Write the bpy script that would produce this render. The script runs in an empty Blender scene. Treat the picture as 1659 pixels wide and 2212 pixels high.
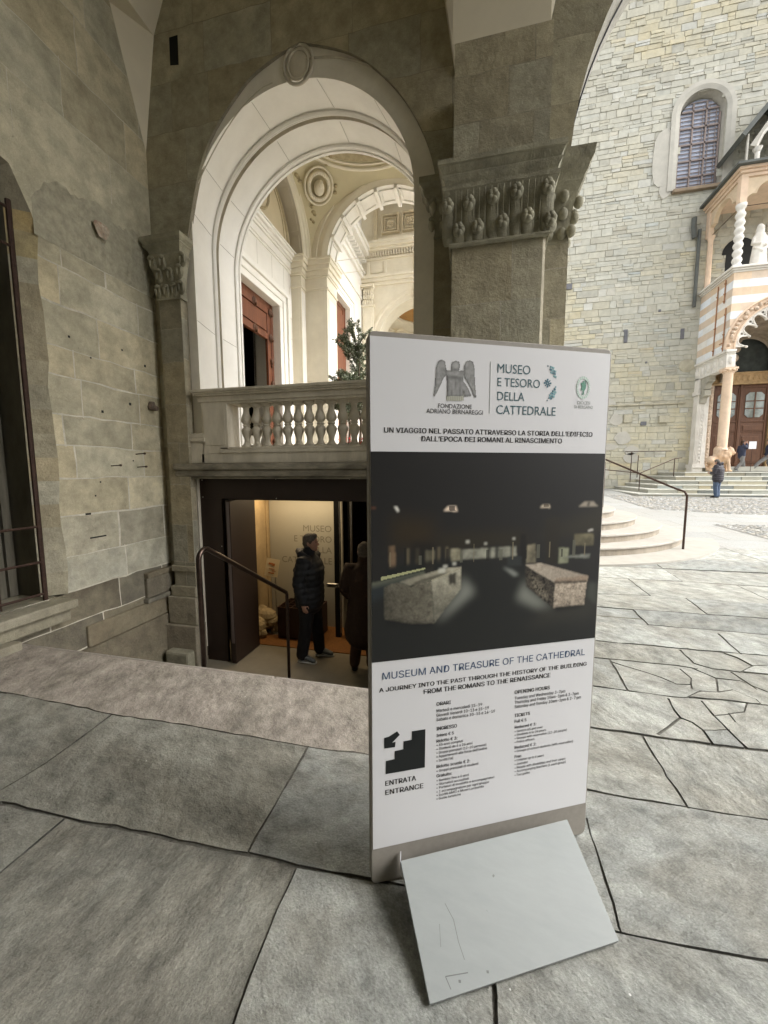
import bpy, bmesh, math, random
import numpy as np
from mathutils import Vector, Matrix
from mathutils import noise as mnoise
from mathutils.geometry import delaunay_2d_cdt
random.seed(7)
R = math.radians
S = bpy.context.scene
COL = S.collection
# ---------------------------------------------------------------- camera, sky, sun, exposure
cam = bpy.data.cameras.new('camera'); cam_o = bpy.data.objects.new('camera', cam); COL.objects.link(cam_o)
yaw, pitch, roll = R(13.2), R(-5.9), R(-0.15)
cam_o.rotation_euler = (Matrix.Rotation(yaw, 3, 'Z') @ Matrix.Rotation(R(90) + pitch, 3, 'X') @ Matrix.Rotation(roll, 3, 'Z')).to_euler()
cam_o.location = (0, 0, 1.55)
cam.sensor_fit = 'HORIZONTAL'; cam.sensor_width = 36.0; cam.lens = 831 / 1659 * 36
cam.clip_start = 0.05; cam.clip_end = 400
S.camera = cam_o
SUN_EL, SUN_AZ = R(46), R(92)          # azimuth measured from +Y clockwise
w = bpy.data.worlds.new('World'); S.world = w; w.use_nodes = True
nt = w.node_tree; bg = nt.nodes['Background']
sky = nt.nodes.new('ShaderNodeTexSky'); sky.sky_type = 'NISHITA'; sky.sun_disc = False
sky.sun_elevation = SUN_EL; sky.sun_rotation = SUN_AZ; sky.dust_density = 4; sky.air_density = 1.2
hs = nt.nodes.new('ShaderNodeHueSaturation'); hs.inputs['Saturation'].default_value = 0.17
nt.links.new(sky.outputs[0], hs.inputs['Color']); nt.links.new(hs.outputs[0], bg.inputs[0])
bg.inputs[1].default_value = 0.15
sl = bpy.data.lights.new('sun', 'SUN'); sl.energy = 0.6; sl.angle = R(40); sl.color = (1, .98, .94)
so = bpy.data.objects.new('sun', sl); COL.objects.link(so)
sd = Vector((math.sin(SUN_AZ) * math.cos(SUN_EL), math.cos(SUN_AZ) * math.cos(SUN_EL), math.sin(SUN_EL)))
so.rotation_euler = sd.to_track_quat('Z', 'Y').to_euler(); so.location = sd * 60
vs = S.view_settings; vs.view_transform = 'Standard'; vs.look = 'None'; vs.exposure = 1.95; vs.gamma = 1
S.cycles.max_bounces = 8; S.cycles.diffuse_bounces = 6; S.cycles.use_denoising = True

# ---------------------------------------------------------------- helpers
WL = {}
class MB:
    def __init__(s): s.v = []; s.f = []; s.c = []
    def add(s, vs_, fs, col=None):
        b = len(s.v); s.v += [tuple(p) for p in vs_]
        for f in fs: s.f.append([i + b for i in f]); s.c.append(col)
        return s
    def box(s, x0, x1, y0, y1, z0, z1, col=None):
        return s.add([(x0,y0,z0),(x1,y0,z0),(x1,y1,z0),(x0,y1,z0),(x0,y0,z1),(x1,y0,z1),(x1,y1,z1),(x0,y1,z1)],
                     [(0,3,2,1),(4,5,6,7),(0,1,5,4),(1,2,6,5),(2,3,7,6),(3,0,4,7)], col)
    def obox(s, c, ax, h, col=None):
        c = Vector(c); a = [Vector(k).normalized() * h[i] for i, k in enumerate(ax)]
        vs_ = [c + a[0]*x + a[1]*y + a[2]*z for z in (-1,1) for x, y in ((-1,-1),(1,-1),(1,1),(-1,1))]
        return s.add(vs_, [(0,3,2,1),(4,5,6,7),(0,1,5,4),(1,2,6,5),(2,3,7,6),(3,0,4,7)], col)
    def loft(s, rings, caps=True, col=None, closed=True):
        n = len(rings[0]); vs_ = [p for r in rings for p in r]; fs = []
        for i in range(len(rings) - 1):
            for j in range(n if closed else n - 1):
                k = (j + 1) % n; fs.append((i*n+j, i*n+k, (i+1)*n+k, (i+1)*n+j))
        if caps and closed: fs.append(tuple(range(n))[::-1]); fs.append(tuple((len(rings)-1)*n + j for j in range(n)))
        return s.add(vs_, fs, col)
    def tube(s, pts, r, n=8, col=None, closed=False):
        pts = [Vector(p) for p in pts]; m = len(pts); rings = []; up = Vector((0,0,1)); side = None
        for i, p in enumerate(pts):
            if closed: t = pts[(i+1) % m] - pts[i-1]
            else: t = pts[min(i+1, m-1)] - pts[max(i-1, 0)]
            t.normalize()
            if side is None: side = t.cross(up) if abs(t.z) < .9 else Vector((1,0,0))
            side = (side - t * side.dot(t)).normalized(); o = t.cross(side)
            rr = r[i] if isinstance(r, (list, tuple)) else r
            ra, rb = rr if isinstance(rr, tuple) else (rr, rr)
            rings.append([p + side * math.cos(a) * ra + o * math.sin(a) * rb for a in [2*math.pi*k/n for k in range(n)]])
        if closed: rings.append(rings[0]); return s.loft(rings, False, col)
        return s.loft(rings, True, col)
    def lathe(s, c, prof, n=16, col=None, sx=1, sy=1):
        rings = [[(c[0] + r*sx*math.cos(2*math.pi*k/n), c[1] + r*sy*math.sin(2*math.pi*k/n), c[2] + z) for k in range(n)] for r, z in prof]
        return s.loft(rings, True, col)
    def ell(s, c, r, n=10, col=None, rot=None):
        rings = []
        for i in range(n + 1):
            th = math.pi * i / n; th = min(max(th, .02), math.pi - .02)
            ring = []
            for k in range(2 * n):
                a = math.pi * k / n
                p = Vector((r[0]*math.sin(th)*math.cos(a), r[1]*math.sin(th)*math.sin(a), -r[2]*math.cos(th)))
                if rot: p = rot @ p
                ring.append(Vector(c) + p)
            rings.append(ring)
        return s.loft(rings, True, col)
    def prism(s, poly, fn, t0, t1, col=None):
        n = len(poly); vs_ = [fn(a, b, t0) for a, b in poly] + [fn(a, b, t1) for a, b in poly]
        return s.add(vs_, [tuple(range(n))[::-1], tuple(range(n, 2*n))] + [(i, (i+1) % n, n + (i+1) % n, n + i) for i in range(n)], col)
    def sweep_arch(s, prof, cx, zs, zb=None, axis='Y', n=40, a0=180, a1=0, col=None, pt=0.0):
        # prof: closed or open list of (depth, radius); path = jamb up, arc, jamb down
        rings = []; path = []
        if zb is not None: path.append((a0, zb - zs))
        for i in range(n + 1): path.append((a0 + (a1 - a0) * i / n, 0))
        if zb is not None: path.append((a1, zb - zs))
        for a, dz in path:
            ca, sa = math.cos(R(a)), math.sin(R(a))
            ring = []
            for d, r in prof:
                x = cx + r * ca; z = zs + r * sa + dz
                ring.append((x, d, z) if axis == 'Y' else (d, x, z))
            rings.append(ring)
        return s.loft(rings, False, col, closed=False)
ALLM = {}
def link(name, mb, m, parent=None, loc=None, smooth=False, bevel=0, **props):
    me = bpy.data.meshes.new(name)
    off = Vector(WL[parent.name]) if parent else Vector(loc or (0, 0, 0))
    me.from_pydata([tuple(Vector(p) - off) for p in mb.v], [], mb.f)
    if any(c is not None for c in mb.c):
        at = me.color_attributes.new('Col', 'FLOAT_COLOR', 'CORNER'); buf = []
        for p in me.polygons:
            c = mb.c[p.index] or (1, 1, 1)
            buf += [c[0], c[1], c[2], 1] * p.loop_total
        at.data.foreach_set('color', buf)
    b = bmesh.new(); b.from_mesh(me); bmesh.ops.recalc_face_normals(b, faces=b.faces); b.to_mesh(me); b.free()
    if smooth: me.polygons.foreach_set('use_smooth', [True] * len(me.polygons))
    me.materials.append(m)
    o = bpy.data.objects.new(name, me); COL.objects.link(o)
    if parent: o.parent = parent
    else: o.location = off
    WL[o.name] = tuple(off)
    if bevel:
        bv = o.modifiers.new('bevel', 'BEVEL'); bv.width = bevel; bv.segments = 2; bv.limit_method = 'ANGLE'; bv.angle_limit = R(40)
    if smooth == 'auto':
        es = o.modifiers.new('es', 'EDGE_SPLIT'); es.split_angle = R(38)
    for k, v in props.items(): o[k] = v
    return o
def pieces(name, mb, m, parent=None, **k):        # every separate piece of the mesh becomes a part of its own
    par = list(range(len(mb.v)))
    def find(a):
        while par[a] != a: par[a] = par[par[a]]; a = par[a]
        return a
    for f in mb.f:
        for i in f[1:]: par[find(i)] = find(f[0])
    grp = {}
    for f, c in zip(mb.f, mb.c): grp.setdefault(find(f[0]), []).append((f, c))
    for fs in grp.values():
        q = MB(); ids = {}
        for f, c in fs:
            g_ = []
            for i in f:
                if i not in ids: ids[i] = len(q.v); q.v.append(mb.v[i])
                g_.append(ids[i])
            q.f.append(g_); q.c.append(c)
        link(name, q, m, parent, **k)
def thing(name, label, cat, loc=(0,0,0), group=None):
    o = bpy.data.objects.new(name, None); COL.objects.link(o); o.location = loc; o.empty_display_size = .1
    o['label'] = label; o['category'] = cat
    if group: o['group'] = group
    WL[o.name] = tuple(loc); return o
def whole(name, label, cat, mb, m, loc=(0,0,0), group=None, **k):
    o = link(name, mb, m, None, loc, label=label, category=cat, **k)
    if group: o['group'] = group
    return o
def struct(name, mb, m, **k): return link(name, mb, m, kind='structure', **k)
def dup(root, delta, label=None):
    def rec(o, par):
        c = o.copy(); COL.objects.link(c)
        if par: c.parent = par
        for ch in o.children: rec(ch, c)
        return c
    r = rec(root, None); r.location = Vector(root.location) + Vector(delta)
    WL[r.name] = tuple(r.location)
    if label: r['label'] = label
    return r

def mat(name, col=(.5,.5,.5), rough=.8, var=.2, scale=3., bump=.2, bscale=30., bdist=.01, attr=False, spec=.3, metal=0., col2=None,
        mix2=.5, scale2=.7, stretch=(1,1,1), rot=(0,0,0), pits=0., pitscale=40., specks=0., grain=0., bdetail=10., cell=0.):
    m = bpy.data.materials.new(name); m.use_nodes = True; t = m.node_tree; N = t.nodes; Lk = t.links
    bs = N['Principled BSDF']; bs.inputs['Roughness'].default_value = rough; bs.inputs['Metallic'].default_value = metal
    bs.inputs['Specular IOR Level'].default_value = spec
    tc = N.new('ShaderNodeTexCoord'); mp = N.new('ShaderNodeMapping'); mp.inputs['Scale'].default_value = stretch; mp.inputs['Rotation'].default_value = rot
    Lk.new(tc.outputs['Object'], mp.inputs[0]); vec = mp.outputs[0]
    if cell:                                    # each stone has its own patch of grain, turned its own way
        ca = N.new('ShaderNodeAttribute'); ca.attribute_name = 'Col'; sc_ = N.new('ShaderNodeVectorMath'); sc_.operation = 'SCALE'; sc_.inputs['Scale'].default_value = 173.
        Lk.new(ca.outputs['Color'], sc_.inputs[0]); vr = N.new('ShaderNodeVectorRotate'); vr.rotation_type = 'Z_AXIS'
        sx = N.new('ShaderNodeSeparateXYZ'); Lk.new(sc_.outputs[0], sx.inputs[0]); mu = N.new('ShaderNodeMath'); mu.operation = 'MULTIPLY'; mu.inputs[1].default_value = cell; Lk.new(sx.outputs[0], mu.inputs[0])
        Lk.new(tc.outputs['Object'], vr.inputs['Vector']); Lk.new(mu.outputs[0], vr.inputs['Angle']); ad = N.new('ShaderNodeVectorMath'); ad.operation = 'ADD'
        Lk.new(vr.outputs[0], ad.inputs[0]); Lk.new(sc_.outputs[0], ad.inputs[1]); Lk.new(ad.outputs[0], mp.inputs[0])
    def noise(sc, det=8, ro=.6, dist=0):
        n = N.new('ShaderNodeTexNoise'); n.inputs['Scale'].default_value = sc; n.inputs['Detail'].default_value = det
        n.inputs['Roughness'].default_value = ro; n.inputs['Distortion'].default_value = dist; Lk.new(vec, n.inputs['Vector']); return n
    def mrange(src, a, b, c, d):
        r = N.new('ShaderNodeMapRange'); r.inputs[1].default_value = a; r.inputs[2].default_value = b; r.inputs[3].default_value = c; r.inputs[4].default_value = d
        Lk.new(src, r.inputs[0]); return r.outputs[0]
    if attr:
        a = N.new('ShaderNodeAttribute'); a.attribute_name = 'Col'; base = a.outputs['Color']
    else:
        rgb = N.new('ShaderNodeRGB'); rgb.outputs[0].default_value = (*col, 1); base = rgb.outputs[0]
    def mixc(fac, A, B, mode='MIX'):
        x = N.new('ShaderNodeMix'); x.data_type = 'RGBA'; x.blend_type = mode
        if isinstance(fac, float): x.inputs[0].default_value = fac
        else: Lk.new(fac, x.inputs[0])
        for s_, i in ((A, 6), (B, 7)):
            if isinstance(s_, tuple): x.inputs[i].default_value = (*s_, 1)
            else: Lk.new(s_, x.inputs[i])
        return x.outputs[2]
    if col2:
        n2 = noise(scale2, 6, .65, .3); base = mixc(mrange(n2.outputs[0], .42, .62, 0, mix2), base, col2)
    if var:
        n1 = noise(scale, 10, .68); f = mrange(n1.outputs[0], .3, .7, 1 - var, 1 + var)
        cmb = N.new('ShaderNodeCombineXYZ')
        for i in range(3): Lk.new(f, cmb.inputs[i])
        base = mixc(1.0, base, cmb.outputs[0], 'MULTIPLY')
    if grain:
        n3 = noise(130, 3, .6); f3 = mrange(n3.outputs[0], .3, .7, 1 - grain, 1 + grain); c3 = N.new('ShaderNodeCombineXYZ')
        for i in range(3): Lk.new(f3, c3.inputs[i])
        base = mixc(1.0, base, c3.outputs[0], 'MULTIPLY')
    if pits:
        v = noise(pitscale, 4, .7); base = mixc(mrange(v.outputs[0], .33, .28, 0, pits), base, (.03,.03,.025))
    if specks:
        v = N.new('ShaderNodeTexVoronoi'); v.inputs['Scale'].default_value = 5.5; Lk.new(tc.outputs['Object'], v.inputs['Vector'])
        base = mixc(mrange(v.outputs['Distance'], specks, specks * .8, 0, .8), base, (.75,.75,.72))
    Lk.new(base, bs.inputs['Base Color'])
    if bump:
        nb = noise(bscale, bdetail, .7); bp = N.new('ShaderNodeBump'); bp.inputs['Strength'].default_value = bump; bp.inputs['Distance'].default_value = bdist
        Lk.new(nb.outputs[0], bp.inputs['Height']); Lk.new(bp.outputs[0], bs.inputs['Normal'])
    ALLM[name] = m; return m
def emit(name, col, st):
    m = bpy.data.materials.new(name); m.use_nodes = True; b = m.node_tree.nodes['Principled BSDF']
    b.inputs['Base Color'].default_value = (*col, 1); b.inputs['Emission Color'].default_value = (*col, 1); b.inputs['Emission Strength'].default_value = st
    return m

# ---- stone setting out: joints cut a face into separate stones
def pip(px, py, poly):
    r = np.zeros(px.shape, bool); n = len(poly); j = n - 1
    for i in range(n):
        xi, yi = poly[i]; xj, yj = poly[j]
        if yi != yj: r ^= ((yi > py) != (yj > py)) & (px < (xj - xi) * (py - yi) / (yj - yi) + xi)
        j = i
    return r
def slabs2d(outline, holes, joints, jit=.0, step=.12, rng=random):
    V = []; E = []; F = []
    for poly in [outline] + holes:
        b = len(V); V += [Vector(p) for p in poly]; E += [(b + i, b + (i+1) % len(poly)) for i in range(len(poly))]
    for pts, wd in joints:
        P = [Vector(p) for p in pts]; Q = [P[0]]
        for a, c in zip(P, P[1:]):
            k = max(1, int((c - a).length / step)) if jit else 1
            for i in range(1, k + 1):
                q = a.lerp(c, i / k)
                if i < k: q = q + Vector((rng.uniform(-jit, jit), rng.uniform(-jit, jit)))
                Q.append(q)
        d0 = (Q[1] - Q[0]).normalized(); d1 = (Q[-1] - Q[-2]).normalized(); Q[0] = Q[0] - d0 * .006; Q[-1] = Q[-1] + d1 * .006
        b = len(V)
        for i, q in enumerate(Q):
            d = (Q[min(i+1, len(Q)-1)] - Q[max(i-1, 0)]).normalized(); n_ = Vector((-d.y, d.x))
            ww = wd * .5 * (rng.uniform(.55, 1.35) if jit else 1)
            V += [q + n_ * ww, q - n_ * ww]
        for i in range(len(Q) - 1): F.append((b + 2*i, b + 2*i + 1, b + 2*i + 3, b + 2*i + 2))
    ov, oe, of, _, _, off = delaunay_2d_cdt(V, E, F, 0, 1e-5)
    ov = np.array([tuple(p) for p in ov]); tris = [list(f) for f in of]
    cen = np.array([ov[t].mean(0) for t in tris])
    ins = pip(cen[:,0], cen[:,1], outline)
    for h in holes: ins &= ~pip(cen[:,0], cen[:,1], h)
    rib = np.array([len(x) > 0 for x in off])
    par = list(range(len(tris)))
    def find(a):
        while par[a] != a: par[a] = par[par[a]]; a = par[a]
        return a
    ed = {}
    for i, t in enumerate(tris):
        if not ins[i] or rib[i]: continue
        for k in range(len(t)):
            e = (min(t[k], t[(k+1) % len(t)]), max(t[k], t[(k+1) % len(t)]))
            if e in ed: par[find(i)] = find(ed[e])
            else: ed[e] = i
    comp = [(-1 if rib[i] else find(i)) if ins[i] else -2 for i in range(len(tris))]
    return ov, tris, comp
def courses(u0, u1, v0, v1, h, wdt, jw=.009, rng=random, rows=None):
    J = []; v = v0; prev = None
    while v < v1:
        hh = rng.uniform(*h); nv = v + hh
        if nv > v1 - h[0] * .5: nv = v1 + .01
        k = 4; pts = [(u0 + (u1-u0)*i/k, nv + rng.uniform(-.008, .008)) for i in range(k+1)]
        if nv < v1: J.append((pts, jw * rng.uniform(.7, 1.3)))
        u = u0 - rng.uniform(0, wdt[1])
        while u < u1:
            u += rng.uniform(*wdt)
            if u0 < u < u1: J.append(([(u + rng.uniform(-.006,.006), v - .004), (u + rng.uniform(-.006,.006), nv + .004)], jw * rng.uniform(.7, 1.3)))
        v = nv
    return J
def tint(base, var, rng, hue=.06):
    k = 1 + rng.uniform(-var, var); h_ = rng.uniform(-hue, hue)
    return (base[0]*k*(1+h_), base[1]*k, base[2]*k*(1-1.6*h_))
def stonewall(mb, outline, holes, joints, fn, base, var=.18, mortar=(.36,.33,.27), rng=random, jit=0., hue=.05):
    ov, tris, comp = slabs2d(outline, holes, joints, jit, .15, rng)
    pts = [fn(p[0], p[1]) for p in ov]; cols = {}; b = len(mb.v); mb.v += [tuple(p) for p in pts]
    for t, c in zip(tris, comp):
        if c == -2: continue
        if c == -1: k = mortar
        else:
            if c not in cols: cols[c] = tint(base(ov[t].mean(0)) if callable(base) else base, var, rng, hue)
            k = cols[c]
        mb.f.append([i + b for i in t]); mb.c.append(k)
def stonebox(mb, x0, x1, y0, y1, z0, z1, base, h=(.35,.5), wdt=(.4,.8), sides='FLR', rng=random, **k):
    st = rng.getrandbits(30)
    for sd_ in sides:
        r_ = random.Random(st)
        if sd_ in 'FB':
            y = y0 if sd_ == 'F' else y1
            J = courses(x0, x1, z0, z1, h, wdt, rng=r_); stonewall(mb, [(x0,z0),(x1,z0),(x1,z1),(x0,z1)], [], J, lambda a, b, y=y: (a, y, b), base, rng=r_, **k)
        else:
            x = x0 if sd_ == 'L' else x1
            J = courses(y0, y1, z0, z1, h, wdt, rng=r_); stonewall(mb, [(y0,z0),(y1,z0),(y1,z1),(y0,z1)], [], J, lambda a, b, x=x: (x, a, b), base, rng=r_, **k)
# ---------------------------------------------------------------- materials
STONE = (.30,.265,.19)
M = dict(
 lstone=mat('loggia_stone', attr=True, var=.27, scale=6, bump=.7, bscale=10, bdist=.035, col2=(.27,.245,.17), mix2=.45, scale2=1.3, pits=.45, pitscale=22, grain=.12, cell=.0001),
 rough=mat('rough_stone', (.385,.36,.27), var=.25, scale=14, bump=.8, bscale=26, bdist=.03, col2=(.33,.31,.235), scale2=3, pits=.35, pitscale=20),
 cstone=mat('carved_stone', (.31,.292,.215), var=.3, scale=6, bump=.7, bscale=16, bdist=.025, col2=(.22,.208,.16), scale2=2.5),
 plaster=mat('plaster', (.68,.62,.49), var=.05, scale=2, bump=.06, bscale=60),
 marble=mat('white_marble', (.82,.80,.75), var=.05, scale=2.5, bump=.05, bscale=40, rough=.55, col2=(.72,.69,.62), mix2=.4, scale2=.9),
 cream=mat('cream_stone', (.60,.55,.45), var=.13, scale=6, bump=.12, bscale=30, col2=(.40,.36,.28), mix2=.55, scale2=2.6, stretch=(1.2,1.2,.5)),
 pcream=mat('portico_stucco', (.76,.71,.59), var=.06, scale=3, bump=.06, bscale=40, col2=(.68,.62,.49), mix2=.5, scale2=1.2),
 fresco=mat('painted_band', (.40,.34,.22), var=.3, scale=7, bump=.05),
 pave=mat('flagstone', attr=True, var=.44, scale=8, bump=.95, bscale=7, bdist=.035, rough=.74, stretch=(1.25,.85,1), rot=(0,0,R(-30)), col2=(.20,.187,.152), mix2=.5, scale2=2.2, specks=.022, bdetail=14., grain=.22, cell=.35),
 kerb=mat('kerb_stone', attr=True, var=.2, scale=30, bump=.35, bscale=60, bdist=.006, col2=(.26,.245,.22), mix2=.5, scale2=1.5, grain=.1),
 dirt=mat('joint_dirt', (.125,.118,.10), var=.6, scale=25, bump=1., bscale=70, bdist=.01),
 gravel=mat('cobble', attr=True, var=.2, scale=20, bump=.3, bscale=60),
 brown=mat('brown_metal', (.028,.017,.012), rough=.5, var=.1, scale=3, bump=.02, spec=.35),
 black=mat('black_metal', (.012,.011,.01), rough=.5, var=.1, bump=0),
 rust=mat('rusty_iron', (.05,.028,.02), rough=.7, var=.35, scale=25, bump=.3, bscale=80, metal=.3),
 rail=mat('burnished_rail', (.06,.042,.034), rough=.3, var=.3, scale=18, bump=.05, metal=.9),
 steel=mat('steel', (.42,.40,.36), rough=.35, var=.06, bump=0, metal=.8),
 wood=mat('red_wood', (.17,.06,.028), rough=.45, var=.35, scale=3, bump=.15, bscale=20, stretch=(6,6,.8), col2=(.10,.035,.018), scale2=2, spec=.4),
 dwood=mat('brown_wood', (.10,.045,.022), rough=.5, var=.25, scale=3, bump=.1, bscale=20, stretch=(6,6,.8)),
 dark=mat('dark_void', (.02,.02,.018), rough=.9, var=.1, bump=0),
 white=mat('white_print', (.66,.66,.675), rough=.36, var=.0, bump=0, spec=.45),
 board=mat('grey_board', (.27,.25,.22), rough=.6, var=.08, scale=40, bump=.05, bscale=90),
 plate=mat('painted_plate', (.245,.262,.258), rough=.48, var=.06, scale=9, bump=.03, bscale=60, spec=.35, stretch=(.6,2.2,1), col2=(.255,.27,.265), mix2=.5, scale2=3),
 ink_k=mat('ink_black', (.018,.016,.018), rough=.5, var=0, bump=0), ink_d=mat('ink_grey', (.035,.035,.037), rough=.5, var=0, bump=0),
 ink_t=mat('ink_teal', (.045,.105,.125), rough=.5, var=0, bump=0), ink_b=mat('ink_blue', (.035,.075,.16), rough=.5, var=0, bump=0),
 ink_g=mat('ink_pale', (.28,.31,.29), rough=.5, var=0, bump=0), ink_s=mat('ink_black_sign', (.012,.014,.014), rough=.5, var=0, bump=0),
 ink=mat('print_colours', attr=True, rough=.5, var=0, bump=0),
 leaf=mat('olive_leaf', (.15,.18,.105), rough=.6, var=.4, scale=14, bump=0), leafp=mat('olive_leaf_pale', (.36,.385,.30), rough=.6, var=.3, scale=14, bump=0),
 bark=mat('bark', (.12,.09,.06), var=.3, scale=20, bump=.5), pot=mat('terracotta', (.30,.13,.07), var=.15), red=mat('red_petal', (.45,.012,.012), var=.2, bump=0),
 bstone=mat('basilica_stone', attr=True, var=.16, scale=3.2, bump=.35, bscale=5, bdist=.04, col2=(.42,.405,.335), mix2=.6, scale2=.45),
 bplast=mat('basilica_plaster', (.42,.40,.345), var=.12, scale=2, bump=.3, bscale=8, bdist=.02),
 pmarble=mat('portal_marble', attr=True, var=.1, scale=3, bump=.1, bscale=12),
 pwhite=mat('portal_white', (.66,.63,.57), var=.1, scale=2, bump=.35, bscale=9, bdist=.03, col2=(.55,.5,.43), mix2=.5, scale2=1.5),
 ppink=mat('portal_pink', (.62,.47,.34), var=.12, scale=2.5, bump=.15, bscale=9, bdist=.02),
 carve=mat('portal_carving', (.55,.43,.32), var=.35, scale=6, bump=1., bscale=7, bdist=.08),
 roof=mat('lead_roof', (.10,.105,.095), var=.2, bump=.1), lion=mat('lion_stone', (.46,.30,.18), var=.25, scale=4, bump=.6, bscale=8, bdist=.03, col2=(.45,.40,.33), scale2=2),
 glass=mat('window_glass', (.38,.42,.52), rough=.15, var=.35, scale=1.2, bump=.05, bscale=3, spec=.6), wframe=mat('window_frame', (.27,.22,.20), var=.2, bump=0),  # pale glass base colour paints in the bluish-white sky reflection
 skin=mat('skin', (.36,.20,.14), rough=.6, var=.06, bump=0), hair=mat('grey_hair', (.10,.085,.07), rough=.8, var=.4, scale=60, bump=.6, bscale=90), hairb=mat('brown_hair', (.05,.025,.012), rough=.7, var=.4, scale=60, bump=.5, bscale=90),
 jacket=mat('black_jacket', (.010,.0105,.012), rough=.65, var=.2, scale=20, bump=.3, bscale=25, bdist=.01), trous=mat('black_trousers', (.009,.009,.010), rough=.8, var=.2, bump=.2),
 coat=mat('brown_coat', (.035,.020,.013), rough=.85, var=.3, scale=40, bump=.5, bscale=60), btrous=mat('brown_trousers', (.06,.032,.02), rough=.8, var=.2, bump=.2),
 puff=mat('dark_puffer', (.035,.032,.038), rough=.6, var=.15, bump=.2), jean=mat('blue_jeans', (.06,.085,.13), rough=.85, var=.2, scale=10, bump=.2), navy=mat('navy_jacket', (.03,.035,.06), rough=.7, var=.15, bump=.2),
 grey=mat('grey_trousers', (.17,.165,.155), rough=.85, var=.15, bump=.2), shoe=mat('trainer', (.10,.11,.11), rough=.6, var=.5, scale=40, bump=.2), sole=mat('shoe_sole', (.45,.45,.43), rough=.7, var=.1, bump=0), dshoe=mat('dark_shoe', (.015,.013,.012), rough=.5, var=.1, bump=0),
 panel=mat('museum_panel', (.45,.43,.36), rough=.5, var=.03, bump=0), mfloor=mat('museum_floor', (.20,.175,.13), var=.12, scale=3, bump=.1), orange=mat('coir_mat', (.20,.085,.022), var=.25, scale=40, bump=.5, bscale=150),
 mrock=mat('museum_rock', (.46,.36,.21), var=.3, scale=5, bump=1., bscale=9, bdist=.05), msmooth=mat('museum_pillar', (.42,.31,.17), var=.2, scale=3, bump=.3, bscale=12),
 bin=mat('umbrella_box', (.045,.022,.014), rough=.5, var=.1, bump=0),
)
def put(loc_list): pass
ANGEL= [(0.224, 1.809), (0.23, 1.844), (0.232, 1.9), (0.239, 1.921), (0.251, 1.928), (0.264, 1.923), (0.268, 1.902), (0.27, 1.895), (0.289, 1.893), (0.286, 1.911), (0.291, 1.922), (0.302, 1.927), (0.315, 1.924), (0.319, 1.911), (0.315, 1.894), (0.334, 1.897), (0.335, 1.914), (0.341, 1.927), (0.354, 1.931), (0.367, 1.927), (0.372, 1.908), (0.376, 1.85), (0.381, 1.808), (0.375, 1.807), (0.358, 1.842), (0.338, 1.872), (0.333, 1.881), (0.332, 1.86), (0.347, 1.843), (0.363, 1.813), (0.337, 1.808), (0.332, 1.837), (0.332, 1.811), (0.272, 1.808), (0.273, 1.846), (0.271, 1.878), (0.26, 1.868), (0.244, 1.833), (0.234, 1.815), (0.228, 1.804)]
ANGELBASE= [(0.271, 1.808), (0.333, 1.811), (0.333, 1.795), (0.271, 1.794)]
ARROW= [(0.049, 0.594), (0.066, 0.596), (0.098, 0.612), (0.108, 0.597), (0.079, 0.571), (0.092, 0.572), (0.09, 0.552), (0.05, 0.553)]
DIV= [(0.432, 1.933), (0.431, 1.755)]
MOS1= [(0.658, 1.93), (0.665, 1.926), (0.676, 1.926), (0.694, 1.916), (0.695, 1.906), (0.693, 1.883), (0.685, 1.889), (0.673, 1.902), (0.665, 1.918)]
MOS2= [(0.661, 1.809), (0.665, 1.813), (0.669, 1.829), (0.68, 1.846), (0.694, 1.858), (0.696, 1.834), (0.693, 1.822), (0.677, 1.813)]
STAIR= [(0.056, 0.503), (0.089, 0.505), (0.089, 0.536), (0.122, 0.538), (0.122, 0.569), (0.154, 0.57), (0.154, 0.603), (0.206, 0.603), (0.205, 0.451), (0.055, 0.452)]
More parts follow.
